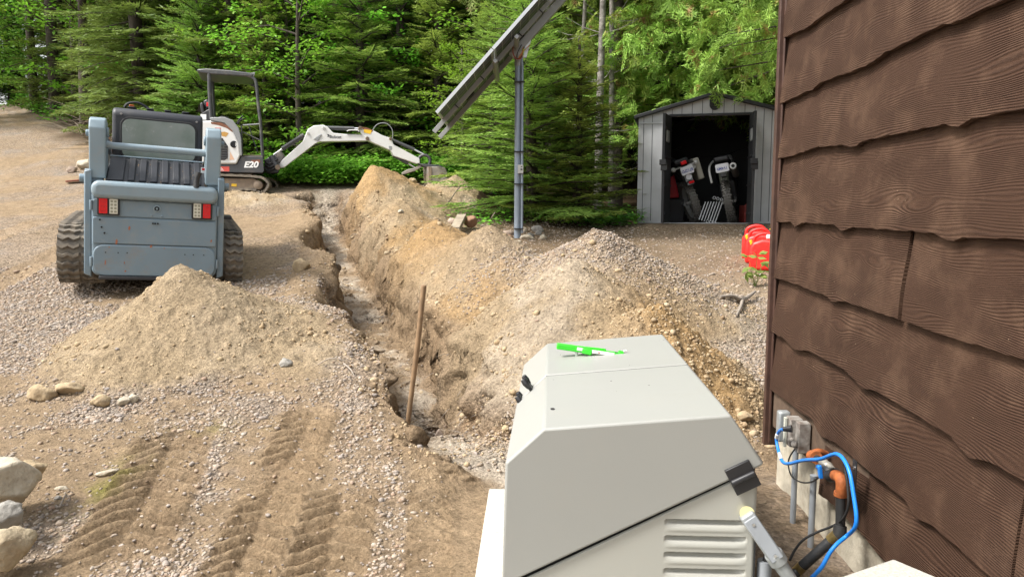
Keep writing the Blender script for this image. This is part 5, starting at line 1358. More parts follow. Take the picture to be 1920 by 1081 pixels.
# ------------------------------------------------------------------ off-road motorcycles
M_TYRE = mat('knobbly_tyre', (.11, .105, .095), .7)
M_PLATE = mat('plate_white', (.60, .61, .65), .4)
M_PLATEINK = mat('plate_ink', (.05, .09, .32), .5)
M_WHPLAST = mat('white_plastic', (.36, .36, .35), .4)
def motorcycle(label, loc, rz, lean, plate, fender_m, variant):
    t = thing('motorcycle', label, 'motorcycle', loc, (0, lean, rz), None); t.scale = (1.08, 1.08, 1.08)
    def wheel(y, r, w, name):
        mb = MB(); n = 44; prof = []
        for i in range(n):
            a = 2 * math.pi * i / n
        ring = [(-w * .32, -.07), (-w * .5, -.035), (-w * .38, -.008), (0, 0), (w * .38, -.008), (w * .5, -.035), (w * .32, -.07)]
        vs = []; fs = []; k = len(ring)
        for i in range(n):
            a = 2 * math.pi * i / n
            for (x, dr) in ring: vs.append((x, y + (r + dr) * math.cos(a), r + .005 + (r + dr) * math.sin(a)))
        for i in range(n):
            for j in range(k):
                fs.append((i * k + j, i * k + (j + 1) % k, ((i + 1) % n) * k + (j + 1) % k, ((i + 1) % n) * k + j))
        mb.add(vs, fs)
        for i in range(n):
            a = 2 * math.pi * (i + .5 * 0) / n; off = i % 2
            for x in ((-.036, .0, .036) if off else (-.052, -.018, .018, .052)):
                rr_ = r + .006 - abs(x) * .22; c = Vector((x, y + rr_ * math.cos(a), r + .005 + rr_ * math.sin(a)))
                mb.box(c, (.020, .020, .022), Matrix.Rotation(a - math.pi / 2, 3, 'X'))
        ty = mb.build(name, M_TYRE, t)
        mb = MB(); vs = []; fs = []
        for i in range(24):
            a = 2 * math.pi * i / 24
            for x, rr2 in ((-.03, r - .06), (.03, r - .06), (.03, r - .085), (-.03, r - .085)): vs.append((x, y + rr2 * math.cos(a), r + .005 + rr2 * math.sin(a)))
        for i in range(24):
            for j in range(4): fs.append((i * 4 + j, i * 4 + (j + 1) % 4, ((i + 1) % 24) * 4 + (j + 1) % 4, ((i + 1) % 24) * 4 + j))
        mb.add(vs, fs); mb.cyl((-.06, y, r), (.06, y, r), .03, n=12)
        for i in range(12):
            a = math.pi * 2 * i / 12; mb.cyl((.02, y, r), (0, y + (r - .075) * math.cos(a), r + (r - .075) * math.sin(a)), .003, n=5)
        mb.build('rim', M_ALUD, ty)
    wheel(0, .31, .12, 'rear_wheel'); wheel(1.38, .33, .09, 'front_wheel')
    for s in (-1, 1):
        mb = MB(); mb.tube([(s * .085, 0, .31), (s * .09, .30, .36), (s * .06, .55, .38)], .022, 8); mb.build('swingarm', M_ALUD, t)
        mb = MB(); mb.tube([(s * .09, 1.38, .33), (s * .09, 1.18, .95)], [.026, .022], 10); mb.build('fork', M_CHROME, t)
        mb = MB(); mb.tube([(0, 1.12, 1.05), (s * .15, 1.08, 1.10), (s * .38, 1.0, 1.12)], .013, 8, smooth=4); mb.build('handlebar', M_BLACK, t)
        mb = MB(); mb.tube([(s * .05, -.05, .85), (s * .12, .2, .75), (s * .10, .55, .62), (s * .05, 1.0, .85)], .016, 8, smooth=4); mb.build('frame_tube', M_BLACK, t)
    mb = MB(); mb.box((0, .62, .48), (.26, .36, .34)); mb.cyl((0, .68, .6), (0, .72, .8), .09, n=12); mb.build('engine', M_CHAR, t, bevel=.03)
    mb = MB(); mb.prism([(-.13, .45, .86), (-.13, .95, .80), (-.13, 1.0, .98), (-.13, .8, 1.06), (-.13, .5, 1.0)], (.26, 0, 0)); mb.build('fuel_tank', M_WHPLAST if variant else M_CHAR, t, bevel=.05, segs=3)
    mb = MB(); mb.prism([(-.11, -.22, .90), (-.11, .5, .88), (-.11, .55, .97), (-.11, .1, .96), (-.11, -.22, .985)], (.22, 0, 0)); mb.build('seat', M_BLACK, t, bevel=.03, segs=3)
    # rear fender
    mb = MB(); vs = []; fs = []; N_ = 12
    for i in range(N_ + 1):
        q = i / N_; y = .25 - .62 * q; z = .88 - .03 * q - .22 * q ** 3
        for x, dz in ((-.085, -.05), (-.06, 0), (0, .012), (.06, 0), (.085, -.05), (.06, -.012), (0, 0), (-.06, -.012)): vs.append((x * (1 - .25 * q), y, z + dz))
    for i in range(N_):
        for j in range(8): fs.append((i * 8 + j, i * 8 + (j + 1) % 8, (i + 1) * 8 + (j + 1) % 8, (i + 1) * 8 + j))
    mb.add(vs, fs); mb.build('rear_fender', fender_m, t)
    mb = MB(); mb.prism([(a, -.395, b) for a, b in rrect(.185, .12, .02, 4, 0, .80)], (0, .005, 0)); pl = mb.build('plate', M_PLATE, t, bevel=.001)
    Mt = Matrix.Translation(Vector((0, -.3965, .795))) @ Matrix.Rotation(R(90), 4, 'X') @ Matrix.Rotation(math.pi, 4, 'Z')
    text_part('plate_lettering', plate, .056, Mt, M_PLATEINK, pl, .001, world=False, sx=.88, bold=.001)
    mb = MB(); mb.box((0 if variant else -.01, -.36, .915 if not variant else .70), (.085, .04, .055)); mb.build('tail_lamp', M_REDLENS if not variant else M_CHAR, t, bevel=.01)
    if not variant:
        mb = MB(); mb.prism([(-.06, -.36, .74), (.06, -.36, .74), (.05, -.36, .58), (-.05, -.36, .58)], (0, .02, 0)); fl = mb.build('mud_flap', mat('flap_grey', (.2, .21, .22), .5), t, bevel=.008)
        mb = MB(); mb.cyl((0.0, -.372, .70), (0.0, -.36, .70), .042, n=18); mb.build('round_reflector', M_PLATE, fl)
        mb = MB(); mb.box((.015, -.37, .615), (.075, .015, .035)); mb.build('red_reflector', M_REDLENS, fl, bevel=.004)
        for s in (-1, 1):
            mb = MB(); mb.cyl((s * .05, -.30, .86), (s * .15, -.32, .86), .010, n=8); mb.ball((s * .17, -.32, .86), .035, 10, 8); mb.build('turn_signal', M_WHPLAST, t)
        mb = MB(); mb.prism([(.17, -.22, z) for z in (.92, .60)] + [(.26, -.22, .60), (.26, -.22, .92)], (0, .30, 0)); mb.build('side_case', mat('beige_case', (.34, .325, .28), .5), t, bevel=.018)
        mb = MB(); mb.cyl((.12, -.30, .82), (.12, .2, .78), .045, n=14); mb.build('muffler', M_ALUD, t)
    else:
        mb = MB(); mb.cyl((.15, -.36, .80), (.15, .25, .70), .052, n=16); mf = mb.build('muffler', M_ALUD, t, bevel=.01)
        mb = MB(); mb.cyl((.15, -.366, .80), (.15, -.358, .80), .025, n=14); mb.build('muffler_bore', M_DARKHOLE, mf)
        mb = MB(); mb.tube([(-.18, -.30, .62), (-.19, -.2, .82), (-.14, -.05, .93), (-.02, .05, .96)], .016, 8, smooth=5); mb.build('side_panel_edge', M_WHPLAST, t)
    return t
def sx(px): # local x inside the shed at a depth
    return px
def at_shed(px, depth):
    nrm = Vector((math.sin(R(12.5)), math.cos(R(12.5)), 0)); p = on_plane(px, 400, Vector(SHED.location) + nrm * depth, nrm); return Vector((p.x, p.y, 1.245))
a = at_shed(1306, .45); motorcycle('black motorcycle with a red tail lamp and beige side case, left one inside the shed', a, R(-12.5 + 14), R(-19), '871ZFD', mat('dark_fender', (.03, .03, .03), .4), 0)
a = at_shed(1374, .45); motorcycle('motorcycle with a white fender edge, right one of the two inside the shed', a, R(-12.5 - 6), R(-11), '1V4M9', mat('olive_fender', (.06, .065, .05), .45), 1)
def ramp():
    c = at_shed(1335, .12); p0 = at_shed(1322, .12); 
    t = thing('aluminium_ramp', 'folded aluminium ramp with round tube rungs leaning between the motorcycles', 'ramp', p0, (R(-8), R(15), R(-12.5)))
    for i in range(7):
        x = -.10 + i * .042; mb = MB(); mb.cyl((x, 0.0 + i * .004, .02), (x + .02, .05, .40 - (6 - i) * .012), .0085, n=10); mb.build('tube', M_ALU, t)
    for z in (.03, .415):
        for i in range(3):
            mb = MB(); mb.cyl((.03 + i * .055, -.03, z), (.03 + i * .055, .06, z), .023, n=14); mb.build('end_ring', M_ALU, t)
            mb = MB(); mb.cyl((.03 + i * .055, -.034, z), (.03 + i * .055, -.029, z), .017, n=14); mb.build('ring_bore', M_DARKHOLE, t)
ramp()
def funnel():
    c = at_shed(1262, .5); mb = MB(); mb.prism([(-.085, 0, .0), (.10, 0, .02), (.06, 0, .20), (.0, 0, .40), (-.05, 0, .38)], (0, .25, 0)); o = mb.build('fuel_can', mat('dark_red_plastic', (.40, .02, .03), .4), None, bevel=.03, segs=3)
    o.location = c + Vector((0, 0, .38)); tag(o, 'dark red fuel can on a shelf just inside the left shed door', 'fuel can')
    mb = MB(); mb.box((0, 0, 0), (.34, .3, .37)); o = mb.build('shelf_box', M_SHDK, None, bevel=.01); o.location = c + Vector((.0, .12, .19)); tag(o, 'dark box in the shadow holding up the red fuel can', 'box')
    c = at_shed(1400, .5); mb = MB(); mb.box((0, 0, .14), (.16, .3, .27)); mb.cyl((0, 0, .27), (0, 0, .30), .03, n=12); o = mb.build('storage_tub', mat('maroon_plastic', (.16, .02, .015), .5), None, bevel=.02); o.location = c; tag(o, 'dark maroon tub on the shed floor beside the right door', 'tub')
funnel()

# ------------------------------------------------------------------ red jerry cans by the house corner
M_RED = mat('red_polyethylene', (.72, .022, .018), .38, dust=(.5, .2, .12), dustamt=.2, dscale=20)
M_YELP = mat('yellow_plastic', (.80, .52, .02), .4)
def jerry(label, loc, rz, spout=False, cap=None, h=.38):
    t = thing('jerry_can', label, 'fuel can', loc, (0, 0, rz), 'red fuel cans in a row')
    mb = MB(); w, d = .36, .17
    mb.prism([(-w / 2, -d / 2, 0), (w / 2, -d / 2, 0), (w / 2, -d / 2, h * .72), (w * .30, -d / 2, h * .92), (-w * .12, -d / 2, h * .96), (-w * .42, -d / 2, h * .86), (-w / 2, -d / 2, h * .70)], (0, d, 0)); bd = mb.build('body', M_RED, t, bevel=.035, segs=4)
    for k in range(3):
        mb = MB(); mb.prism([(-w * .36 + k * .10, -d / 2 - .004, h * .14), (-w * .36 + k * .10 + .03, -d / 2 - .004, h * .14), (-w * .36 + k * .10 + .03, -d / 2 - .004, h * .62), (-w * .36 + k * .10, -d / 2 - .004, h * .62)], (0, .006, 0)); mb.build('rib', M_RED, bd, bevel=.003)
    mb = MB(); mb.tube([(-w * .40, 0, h * .80), (-w * .34, 0, h * 1.02), (-w * .10, 0, h * 1.12), (w * .12, 0, h * 1.08), (w * .26, 0, h * .90)], [.020, .019, .018, .019, .022], 10, smooth=5); mb.build('handle', M_RED, t)
    mb = MB(); mb.cyl((-w * .44, 0, h * .78), (-w * .49, 0, h * .92), .018, n=12); mb.build('vent_cap', M_YELP if cap != 'black' else M_BLACK, t, bevel=.004)
    mb = MB(); mb.cyl((w * .34, 0, h * .84), (w * .40, 0, h * .98), .034, n=16); mb.build('cap', M_BLACK if cap != 'white' else M_RED, t, bevel=.005)
    if cap == 'white': mb = MB(); mb.box((.02, -.03, h * 1.03), (.05, .04, .05)); mb.build('white_tag', M_WHITEPL, t, bevel=.01)
    if spout: mb = MB(); mb.tube([(w * .39, 0, h * .95), (w * .5, 0, h * 1.15), (w * .62, .0, h * 1.4)], [.022, .018, .013], 10); mb.build('spout', M_YELP, t)
    return t
for i, (px, py, D, lab, kw) in enumerate(((1420, 485, 9.0, 'red fuel can farthest back in the row, with a yellow spout', dict(spout=True, cap='black', h=.36)),
                                (1427, 489, 8.75, 'red fuel can in the middle of the row of three', dict(h=.36)),
                                (1436, 497, 8.45, 'nearest red fuel can of the row, with a white tag on its handle', dict(cap='white', h=.37)))):
    p = P(px, py, D); p.z = tz(p.x, p.y) - .005
    jerry(lab, p, R(-22), **kw)
# ------------------------------------------------------------------ trees
M_SPRUCE = leafmat('spruce_needles', (0.085, 0.149, 0.038), (0.242, 0.361, 0.070), .3, .6)
M_SPRUCE2 = leafmat('young_spruce_needles', (0.104, 0.200, 0.046), (0.365, 0.534, 0.096), .33, .6)
M_CEDAR = leafmat('cedar_scales', (0.151, 0.252, 0.046), (0.383, 0.564, 0.099), .3, .6, brown=(.30, .17, .07), bfrac=.02)
M_CEDARD = leafmat('old_cedar_scales', (0.101, 0.171, 0.039), (0.302, 0.402, 0.099), .3, .6, brown=(.26, .17, .08), bfrac=.02)
M_MAPLE = leafmat('maple_leaves', (0.092, 0.250, 0.025), (0.250, 0.567, 0.049), .45, .5)
M_HARD = leafmat('hardwood_leaves', (0.073, 0.210, 0.031), (0.210, 0.484, 0.062), .4, .5)
M_UNDER = leafmat('undergrowth_leaves', (0.070, 0.203, 0.025), (0.250, 0.562, 0.055), .4, .5)
M_FERN = leafmat('fern_fronds', (0.088, 0.228, 0.052), (0.210, 0.455, 0.105), .4, .5)
M_BARK = mat('dark_bark', (.085, .068, .052), .95, noise=.5, nscale=9, color2=(.035, .028, .022), bump=.012, bscale=22)
M_BARKG = mat('grey_bark', (.24, .22, .195), .95, noise=.5, nscale=12, color2=(.08, .07, .06), bump=.01, bscale=25)
M_TWIG = mat('dead_twig', (.22, .18, .13), .9)
class Q:
    """collects many small diamond faces"""
    def __init__(s): s.p = []; s.d = []; s.n = []; s.l = []; s.w = []
    def add(s, p, d, n, l, w): s.p.append(p); s.d.append(d); s.n.append(n); s.l.append(l); s.w.append(w)
    def arr(s):
        p = np.concatenate(s.p); d = np.concatenate(s.d); n = np.concatenate(s.n); l = np.concatenate(s.l); w = np.concatenate(s.w)
        d = d / np.linalg.norm(d, axis=1, keepdims=True); sd = np.cross(d, n); sd /= (np.linalg.norm(sd, axis=1, keepdims=True) + 1e-9)
        l = l[:, None]; w = w[:, None]
        V = np.stack([p, p + d * l * .42 + sd * w * .5, p + d * l, p + d * l * .42 - sd * w * .5], 1)
        return V.reshape(-1, 3)
def quads_mesh(name, V, m):
    F = np.arange(len(V)).reshape(-1, 4)
    me = bpy.data.meshes.new(name); me.vertices.add(len(V)); me.vertices.foreach_set('co', V.astype(np.float32).ravel())
    me.loops.add(len(V)); me.loops.foreach_set('vertex_index', F.ravel().astype(np.int32))
    me.polygons.add(len(F)); me.polygons.foreach_set('loop_start', np.arange(0, len(V), 4, dtype=np.int32)); me.polygons.foreach_set('loop_total', np.full(len(F), 4, dtype=np.int32))
    me.update(calc_edges=True); me.materials.append(m); return me
def nrmz(v): return v / (np.linalg.norm(v) + 1e-9)
def spray(q, rs, base, ax, up, L, kind, sc):
    """one flat fan of foliage along a branch: base point, axis, up normal, length"""
    side = nrmz(np.cross(ax, up))
    if kind == 'spruce': step, ang, tw, wq, drp = .065, 55, .42, .030, .10
    else: step, ang, tw, wq, drp = .060, 40, .50, .032, .35
    n = max(3, int(L / (step * sc)))
    ts = (np.arange(n) + rs.rand(n) * .6) / n
    for t in ts:
        if t < .10 and L > .5: continue
        c = base + ax * (L * t) - np.array([0, 0, 1]) * (drp * .35 * L * t * t)
        for s in (-1, 1):
            tl = (tw * L * (1 - t) ** .75 + .07 * sc) * rs.uniform(.75, 1.15)
            tl = min(tl, .42 * sc + .1)
            a = R(ang + rs.uniform(-9, 9)); d = nrmz(ax * math.cos(a) + side * s * math.sin(a) + up * rs.uniform(-.14, .12) - np.array([0, 0, drp * .6]))
            m = max(2, int(tl / (.055 * sc)))
            k = (np.arange(m) + .35) / m
            pts = c[None] + d[None] * (tl * k)[:, None] - np.array([[0, 0, 1]]) * (drp * .3 * tl * k * k)[:, None]
            # twiglets on both sides
            sd = nrmz(np.cross(d, up))
            for s2 in (-1, 1):
                dd = d[None] * .75 + sd[None] * (s2 * .66) + rs.normal(0, .12, (m, 3))
                ll = (.035 + .055 * (1 - k)) * sc * rs.uniform(.8, 1.3, m)
                q.add(pts, dd, np.tile(up, (m, 1)) + rs.normal(0, .55, (m, 3)), ll * 1.25, np.full(m, wq * .62 * sc))
            q.add(c[None] + d[None] * tl * .15, d[None], up[None] + rs.normal(0, .25, (1, 3)), np.array([tl * 1.02]), np.array([wq * .75 * sc]))
    q.add(base[None] + ax[None] * L * .55, ax[None], up[None], np.array([L * .52]), np.array([wq * sc]))
def conifer(seed, h, rb, nb, z0=.15, kind='spruce', sc=1.0, droop=-.1, mat_=None, power=.85, bark=None, rtrunk=None, rtop=0.10, rise=0):
    rs = np.random.RandomState(seed); q = Q(); rr = random.Random(seed)
    tr = MB(); rt = rtrunk or h * .013 + .02
    lean = rs.normal(0, .015, 2)
    tp = [Vector((lean[0] * z + .03 * math.sin(z * .9 + seed), lean[1] * z + .03 * math.cos(z * .7 + seed), z)) for z in np.linspace(-.3, h * .985, 12)]
    tr.tube(tp, [rt * 1.35, rt] + [rt * (1 - i / 11.5) + .006 for i in range(10)], 9)
    for i in range(nb):
        f = (i + rr.random()) / nb; z = h * (z0 + (1 - z0) * f ** 1.05) * .985
        fr = (z / h - z0) / (1 - z0)
        L = rb * ((1 - fr) ** power) * rr.uniform(.72, 1.14) + rtop
        if kind == 'cedar': L = rb * (math.sin(math.pi * min(1, (.22 + fr * .80))) ** .7) * rr.uniform(.6, 1.15) + rtop
        az = i * 2.39996 + rr.uniform(-.4, .4)
        el = droop + .55 * fr + rr.uniform(-.12, .12) + rise
        ax = np.array([math.cos(az) * math.cos(el), math.sin(az) * math.cos(el), math.sin(el)])
        up = nrmz(np.array([-math.cos(az) * math.sin(el), -math.sin(az) * math.sin(el), math.cos(el)]) + rs.normal(0, .12, 3))
        k = z / (h * .985) * 11; tb = tp[int(min(k, 10))].lerp(tp[min(int(k) + 1, 11)], k % 1); base = np.array([tb.x, tb.y, z])
        if kind == 'cedar':
            nc_ = int(5 + L * 7)
            for e in range(nc_):
                f_ = .12 + .88 * (e + rr.random()) / nc_
                a2 = nrmz(ax * rr.uniform(.2, 1.0) + rs.normal(0, .55, 3) - np.array([0, 0, rr.uniform(.1, .75)])); b2 = base + ax * L * f_ + rs.normal(0, .05 + .04 * L, 3)
                spray(q, rs, b2, a2, nrmz(up + rs.normal(0, .8, 3)), rr.uniform(.20, .38) * sc ** .5, kind, sc)
        elif kind == 'old':
            up2 = nrmz(up + nrmz(np.cross(ax, up)) * rr.uniform(-.9, .9))
            spray(q, rs, base + ax * L * .25, ax, up2, L * .8, kind, sc)
            for e in range(3):
                a2 = nrmz(ax + rs.normal(0, .35, 3) - np.array([0, 0, .25])); b2 = base + ax * L * rr.uniform(.3, .8)
                spray(q, rs, b2, a2, nrmz(up + rs.normal(0, .5, 3)), L * rr.uniform(.25, .45), kind, sc)
        else:
            spray(q, rs, base, ax, up, L, kind, sc)
        if L > .35:
            b0 = Vector(base); tr.tube([b0, b0 + Vector(ax) * L * .5 - Vector((0, 0, .02 * L)), b0 + Vector(ax) * L * .85 - Vector((0, 0, .08 * L))], [.010 + .008 * L, .007 + .003 * L, .004], 4, cap=False)
    # dead twigs under the crown
    if z0 > .2:
        for i in range(int(18 + 14 * h * z0 / 3)):
            z = rr.uniform(.06, 1) * h * z0; az = rr.uniform(0, 6.28); L = rr.uniform(.3, .9); b0 = Vector((0, 0, z)) ; d = Vector((math.cos(az), math.sin(az), rr.uniform(-.25, .15)))
            tr.tube([b0, b0 + d * L * .6, b0 + d * L - Vector((0, 0, .06))], [.012, .007, .003], 4, cap=False)
    cm = quads_mesh('crown', q.arr(), mat_ or M_SPRUCE)
    tm = bpy.data.meshes.new('trunk'); tm.from_pydata([tuple(v) for v in tr.v], [], tr.f); tm.update(); tm.shade_smooth(); tm.materials.append(bark or M_BARK)
    return cm, tm
def broadleaf(seed, h, rb, z0, mat_, leaf=.085, nl=14, nbr=26, bark=None, rt=None, layered=True, nsub=9):
    rs = np.random.RandomState(seed); rr = random.Random(seed); q = Q(); tr = MB(); rt = rt or h * .010 + .015
    tp = [Vector((.05 * math.sin(z * .8 + seed), .05 * math.cos(z * .6 + seed * 2), z)) for z in np.linspace(-.3, h * .95, 12)]
    tr.tube(tp, [rt * 1.3, rt] + [rt * (1 - i / 11.5) + .006 for i in range(10)], 9)
    for i in range(nbr):
        f = (i + rr.random()) / nbr; z = h * (z0 + (1 - z0) * f); fr = f
        L = rb * (math.sin(math.pi * (.18 + .72 * fr)) ** .8) * rr.uniform(.65, 1.15); az = i * 2.4 + rr.uniform(-.4, .4); el = rr.uniform(-.05, .45) + .3 * fr
        ax = np.array([math.cos(az) * math.cos(el), math.sin(az) * math.cos(el), math.sin(el)]); base = np.array([0, 0, z * .95])
        b0 = Vector(base); mid = b0 + Vector(ax) * L * .5 + Vector((0, 0, .06 * L)); tip = b0 + Vector(ax) * L - Vector((0, 0, .05 * L))
        tr.tube([b0, mid, tip], [.012 + .008 * L, .008 + .003 * L, .004], 5, cap=False)
        side = nrmz(np.cross(ax, np.array([0, 0, 1.0])))
        for j in range(nsub):
            t = .15 + .85 * (j + rr.random()) / nsub; s = 1 if j % 2 else -1
            c = np.array(b0.lerp(mid, min(1, t * 2)) if t < .5 else mid.lerp(tip, (t - .5) * 2))
            sl = L * (.42 * (1 - t) + .16) * rr.uniform(.7, 1.2)
            d = nrmz(ax * .65 + side * s * .8 + np.array([0, 0, rr.uniform(-.12, .25)]))
            k = rs.rand(nl); pts = c[None] + d[None] * (sl * k)[:, None] + rs.normal(0, .035 + .03 * L, (nl, 3)) * np.array([1, 1, .6])
            ld = d[None] * .5 + rs.normal(0, .75, (nl, 3)) * np.array([1, 1, .35]) + np.array([0, 0, -.22])
            q.add(pts, ld, np.array([[0, 0, 1.0]]) + rs.normal(0, .38, (nl, 3)), leaf * rs.uniform(.7, 1.25, nl), leaf * .62 * rs.uniform(.8, 1.15, nl))
    cm = quads_mesh('crown', q.arr(), mat_)
    tm = bpy.data.meshes.new('trunk'); tm.from_pydata([tuple(v) for v in tr.v], [], tr.f); tm.update(); tm.shade_smooth(); tm.materials.append(bark or M_BARK)
    return cm, tm
SP1 = conifer(1, 4.6, 1.35, 120, .04, sc=1.0, mat_=M_SPRUCE2)
SP2 = conifer(2, 3.6, 1.15, 105, .03, sc=.9, mat_=M_SPRUCE2, droop=.0)
SP3 = conifer(3, 8.5, 1.9, 150, .06, sc=1.5)
SP4 = conifer(4, 10.5, 2.0, 150, .10, sc=1.7, droop=-.2)
SP5 = conifer(5, 12.5, 2.1, 130, .34, sc=2.0, droop=-.15)
CE1 = conifer(6, 8.0, 1.6, 110, .12, kind='cedar', sc=1.35, mat_=M_CEDARD, rtop=.3)
CE2 = conifer(7, 6.5, 2.1, 230, .20, kind='cedar', sc=.85, mat_=M_CEDAR, rtop=.3, rise=.05)
CE3 = conifer(8, 10.0, 1.8, 120, .34, kind='cedar', sc=1.5, mat_=M_CEDARD, rtop=.3)
MA1 = broadleaf(9, 4.8, 1.7, .12, M_MAPLE, .10, 14, 26)
MA2 = broadleaf(10, 3.6, 1.3, .10, M_MAPLE, .085, 13, 22)
CE4 = conifer(17, 8.0, 2.9, 190, .42, kind='cedar', sc=.8, mat_=M_CEDAR, rtop=.3, rise=.12)
HW1 = broadleaf(11, 12, 3.0, .28, M_HARD, .19, 16, 40, nsub=12, rt=.15)
HW2 = broadleaf(12, 10, 2.8, .05, M_HARD, .17, 16, 38, nsub=11, rt=.11)
def tree(proto, x, y, s, rz, name, label, cat='tree', group=None, lean=0, zoff=0, sxy=1.0):
    t = thing(name, label, cat, (x, y, tz(x, y) + zoff), (lean, 0, rz), group); t.scale = (s * sxy, s * sxy, s)
    for me, nm in zip(proto, ('crown', 'trunk')):
        o = bpy.data.objects.new(nm, me); COL.objects.link(o); o.parent = t
    return t
# --- trees one can tell apart
G1 = 'young conifers at the wood edge'
tree(SP2, .30, 12.2, 1.10, .3, 'spruce', 'bushy young spruce right behind the solar pole', group=G1, sxy=1.3)
tree(SP2, 1.02, 12.0, .80, 1.9, 'spruce', 'small young spruce between the solar pole and the shed', group=G1, sxy=1.35)
tree(SP1, -.35, 14.2, .95, 2.2, 'spruce', 'young spruce just left of the solar pole, under the panels', group=G1)
tree(SP1, -1.75, 17.2, 1.25, 1.0, 'spruce', 'young spruce behind the excavator bucket', group=G1)
tree(SP1, -3.35, 17.0, 1.35, 2.6, 'spruce', 'young spruce standing behind the white boom joint', group=G1)
tree(SP1, -5.55, 17.4, 1.05, 4.1, 'spruce', 'young spruce seen through the excavator canopy', group=G1)
tree(SP2, -7.3, 18.0, 1.35, 5.1, 'spruce', 'low young spruce left of the excavator canopy', group=G1)
tree(SP1, -8.6, 20.2, 1.2, .6, 'spruce', 'young spruce behind the track loader cab', group=G1)
tree(MA2, -4.55, 16.4, 1.25, .4, 'maple_sapling', 'bright green maple sapling above the excavator boom', group=None)
tree(MA1, -6.3, 18.4, 1.15, 1.4, 'maple_sapling', 'tall bright maple sapling above the excavator canopy')
tree(MA2, -1.05, 15.6, .80, 2.4, 'maple_sapling', 'small bright sapling beside the excavator bucket')
tree(MA1, -5.2, 17.6, 1.0, 3.3, 'maple_sapling', 'bright sapling between the two young spruces behind the canopy')
tree(MA2, -2.6, 17.4, 1.35, 1.1, 'maple_sapling', 'leafy green sapling behind the excavator arm')
tree(MA1, -10.3, 21.6, .9, 2.1, 'maple_sapling', 'yellow green sapling just left of the loader cab')
tree(MA1, -.4, 17.0, 1.1, .1, 'maple_sapling', 'bright leafy sapling beneath the lower end of the solar panels')
tree(MA1, -22.9, 33.4, 1.3, 2.0, 'maple_tree', 'bushy maple in the gap at the far left of the driveway')
tree(MA1, -24.8, 36.2, 1.4, 4.0, 'maple_tree', 'farthest bushy maple behind the driveway bend')
tree(MA1, -14.6, 25.5, 1.5, 3.0, 'maple_tree', 'bright leafy maple overhanging the far end of the driveway')
tree(HW2, -18.5, 27.0, .9, 1.0, 'hardwood_tree', 'dense green hardwood at the far left edge by the driveway')
tree(CE1, -8.9, 22.0, 1.15, .2, 'cedar_tree', 'pale green cedar rising behind the track loader')
tree(CE1, -11.4, 24.0, 1.05, 3.2, 'cedar_tree', 'cedar with dry tan tips left of the track loader')
tree(CE4, 4.65, 10.5, .95, .8, 'cedar_tree', 'yellow green cedar hanging over the shed roof', zoff=-.75)
tree(CE2, 3.1, 17.2, 1.3, 2.8, 'cedar_tree', 'cedar behind the left corner of the shed')
tree(CE2, 5.2, 15.6, 1.4, 4.0, 'cedar_tree', 'tall cedar behind the shed beside the house')
tree(CE2, 4.4, 17.8, 1.5, 5.5, 'cedar_tree', 'tall cedar rising over the shed peak')
tree(CE3, .9, 17.4, .95, 1.4, 'cedar_tree', 'slender cedar with bare dead twigs right of the pole')
tree(CE2, 4.0, 15.2, 1.25, 1.7, 'cedar_tree', 'cedar filling the space between the shed roof and the pale trunk')
tree(CE2, 6.8, 13.6, 1.5, 2.2, 'cedar_tree', 'cedar close to the house corner above the shed')
tree(HW2, -21.5, 30.5, .85, 2.0, 'hardwood_tree', 'hardwood with low branches where the driveway bends away')
tree(HW2, -24.5, 34.5, .9, 3.0, 'hardwood_tree', 'farther hardwood closing the end of the driveway')
tree(HW2, -21.0, 36.5, .95, 4.2, 'hardwood_tree', 'hardwood straight behind the crest of the driveway')
tree(HW2, -17.2, 33.0, .8, 5.2, 'hardwood_tree', 'leafy hardwood right of the driveway crest')
tree(MA1, -18.3, 24.6, 1.35, 5.0, 'maple_tree', 'sunlit maple whose branches reach in at the left edge')
for _i, (_x, _y) in enumerate(((-33, 40), (-27.6, 36.2), (-29.8, 39.0), (-25.6, 34.2), (-29.5, 41.5), (-26, 40.5), (-22.5, 42), (-19, 40.5), (-30, 37), (-36, 37))):
    tree(HW2, _x, _y, 1.0, _i * 1.3, 'hardwood_tree', 'leafy hardwood in the wood behind', 'tree', 'hardwoods in the wood behind')
# bare trunks one can see
def bare_trunk(x, y, h, r, label, m=M_BARKG, bend=.2, seed=0):
    rr = random.Random(seed); z = tz(x, y); t = thing('bare_trunk', label, 'tree', (x, y, z))
    mb = MB(); pts = [Vector((bend * math.sin(q * 2.2) * q * .5, 0, h * q - .2)) for q in np.linspace(0, 1, 9)]; mb.tube(pts, [r * 1.3, r, r * .95, r * .9, r * .85, r * .75, r * .65, r * .55, r * .45], 10, smooth=3); mb.build('trunk', m, t, smooth=60)
    mb = MB()
    for i in range(22):
        q = rr.uniform(.12, .95); p = pts[int(q * 8)]; az = rr.uniform(0, 6.28); L = rr.uniform(.3, .9); d = Vector((math.cos(az), math.sin(az), rr.uniform(-.1, .5)))
        mb.tube([p, p + d * L * .5, p + d * L + Vector((0, 0, .08))], [.012, .008, .003], 4, cap=False)
    b = mb.build('twigs', m, t); b['kind'] = 'stuff'
bare_trunk(1.62, 14.2, 7, .075, 'pale grey trunk with peeling bark right of the solar pole', seed=1)
bare_trunk(1.98, 15.0, 8, .06, 'thin grey trunk beside the pale peeling one', seed=2, bend=-.15)
bare_trunk(2.15, 15.6, 8, .14, 'thick dark trunk left of the shed', M_BARK, .05, 3)
bare_trunk(1.30, 15.2, 7, .05, 'slim leaning trunk with bare twigs behind the young spruces', bend=.5, seed=4)
bare_trunk(-12.6, 24.5, 9, .26, 'thick dark trunk standing left of the track loader', M_BARK, .1, 5)
bare_trunk(-11.9, 25.2, 9, .22, 'second dark trunk close beside the thickest one', M_BARK, -.1, 6)
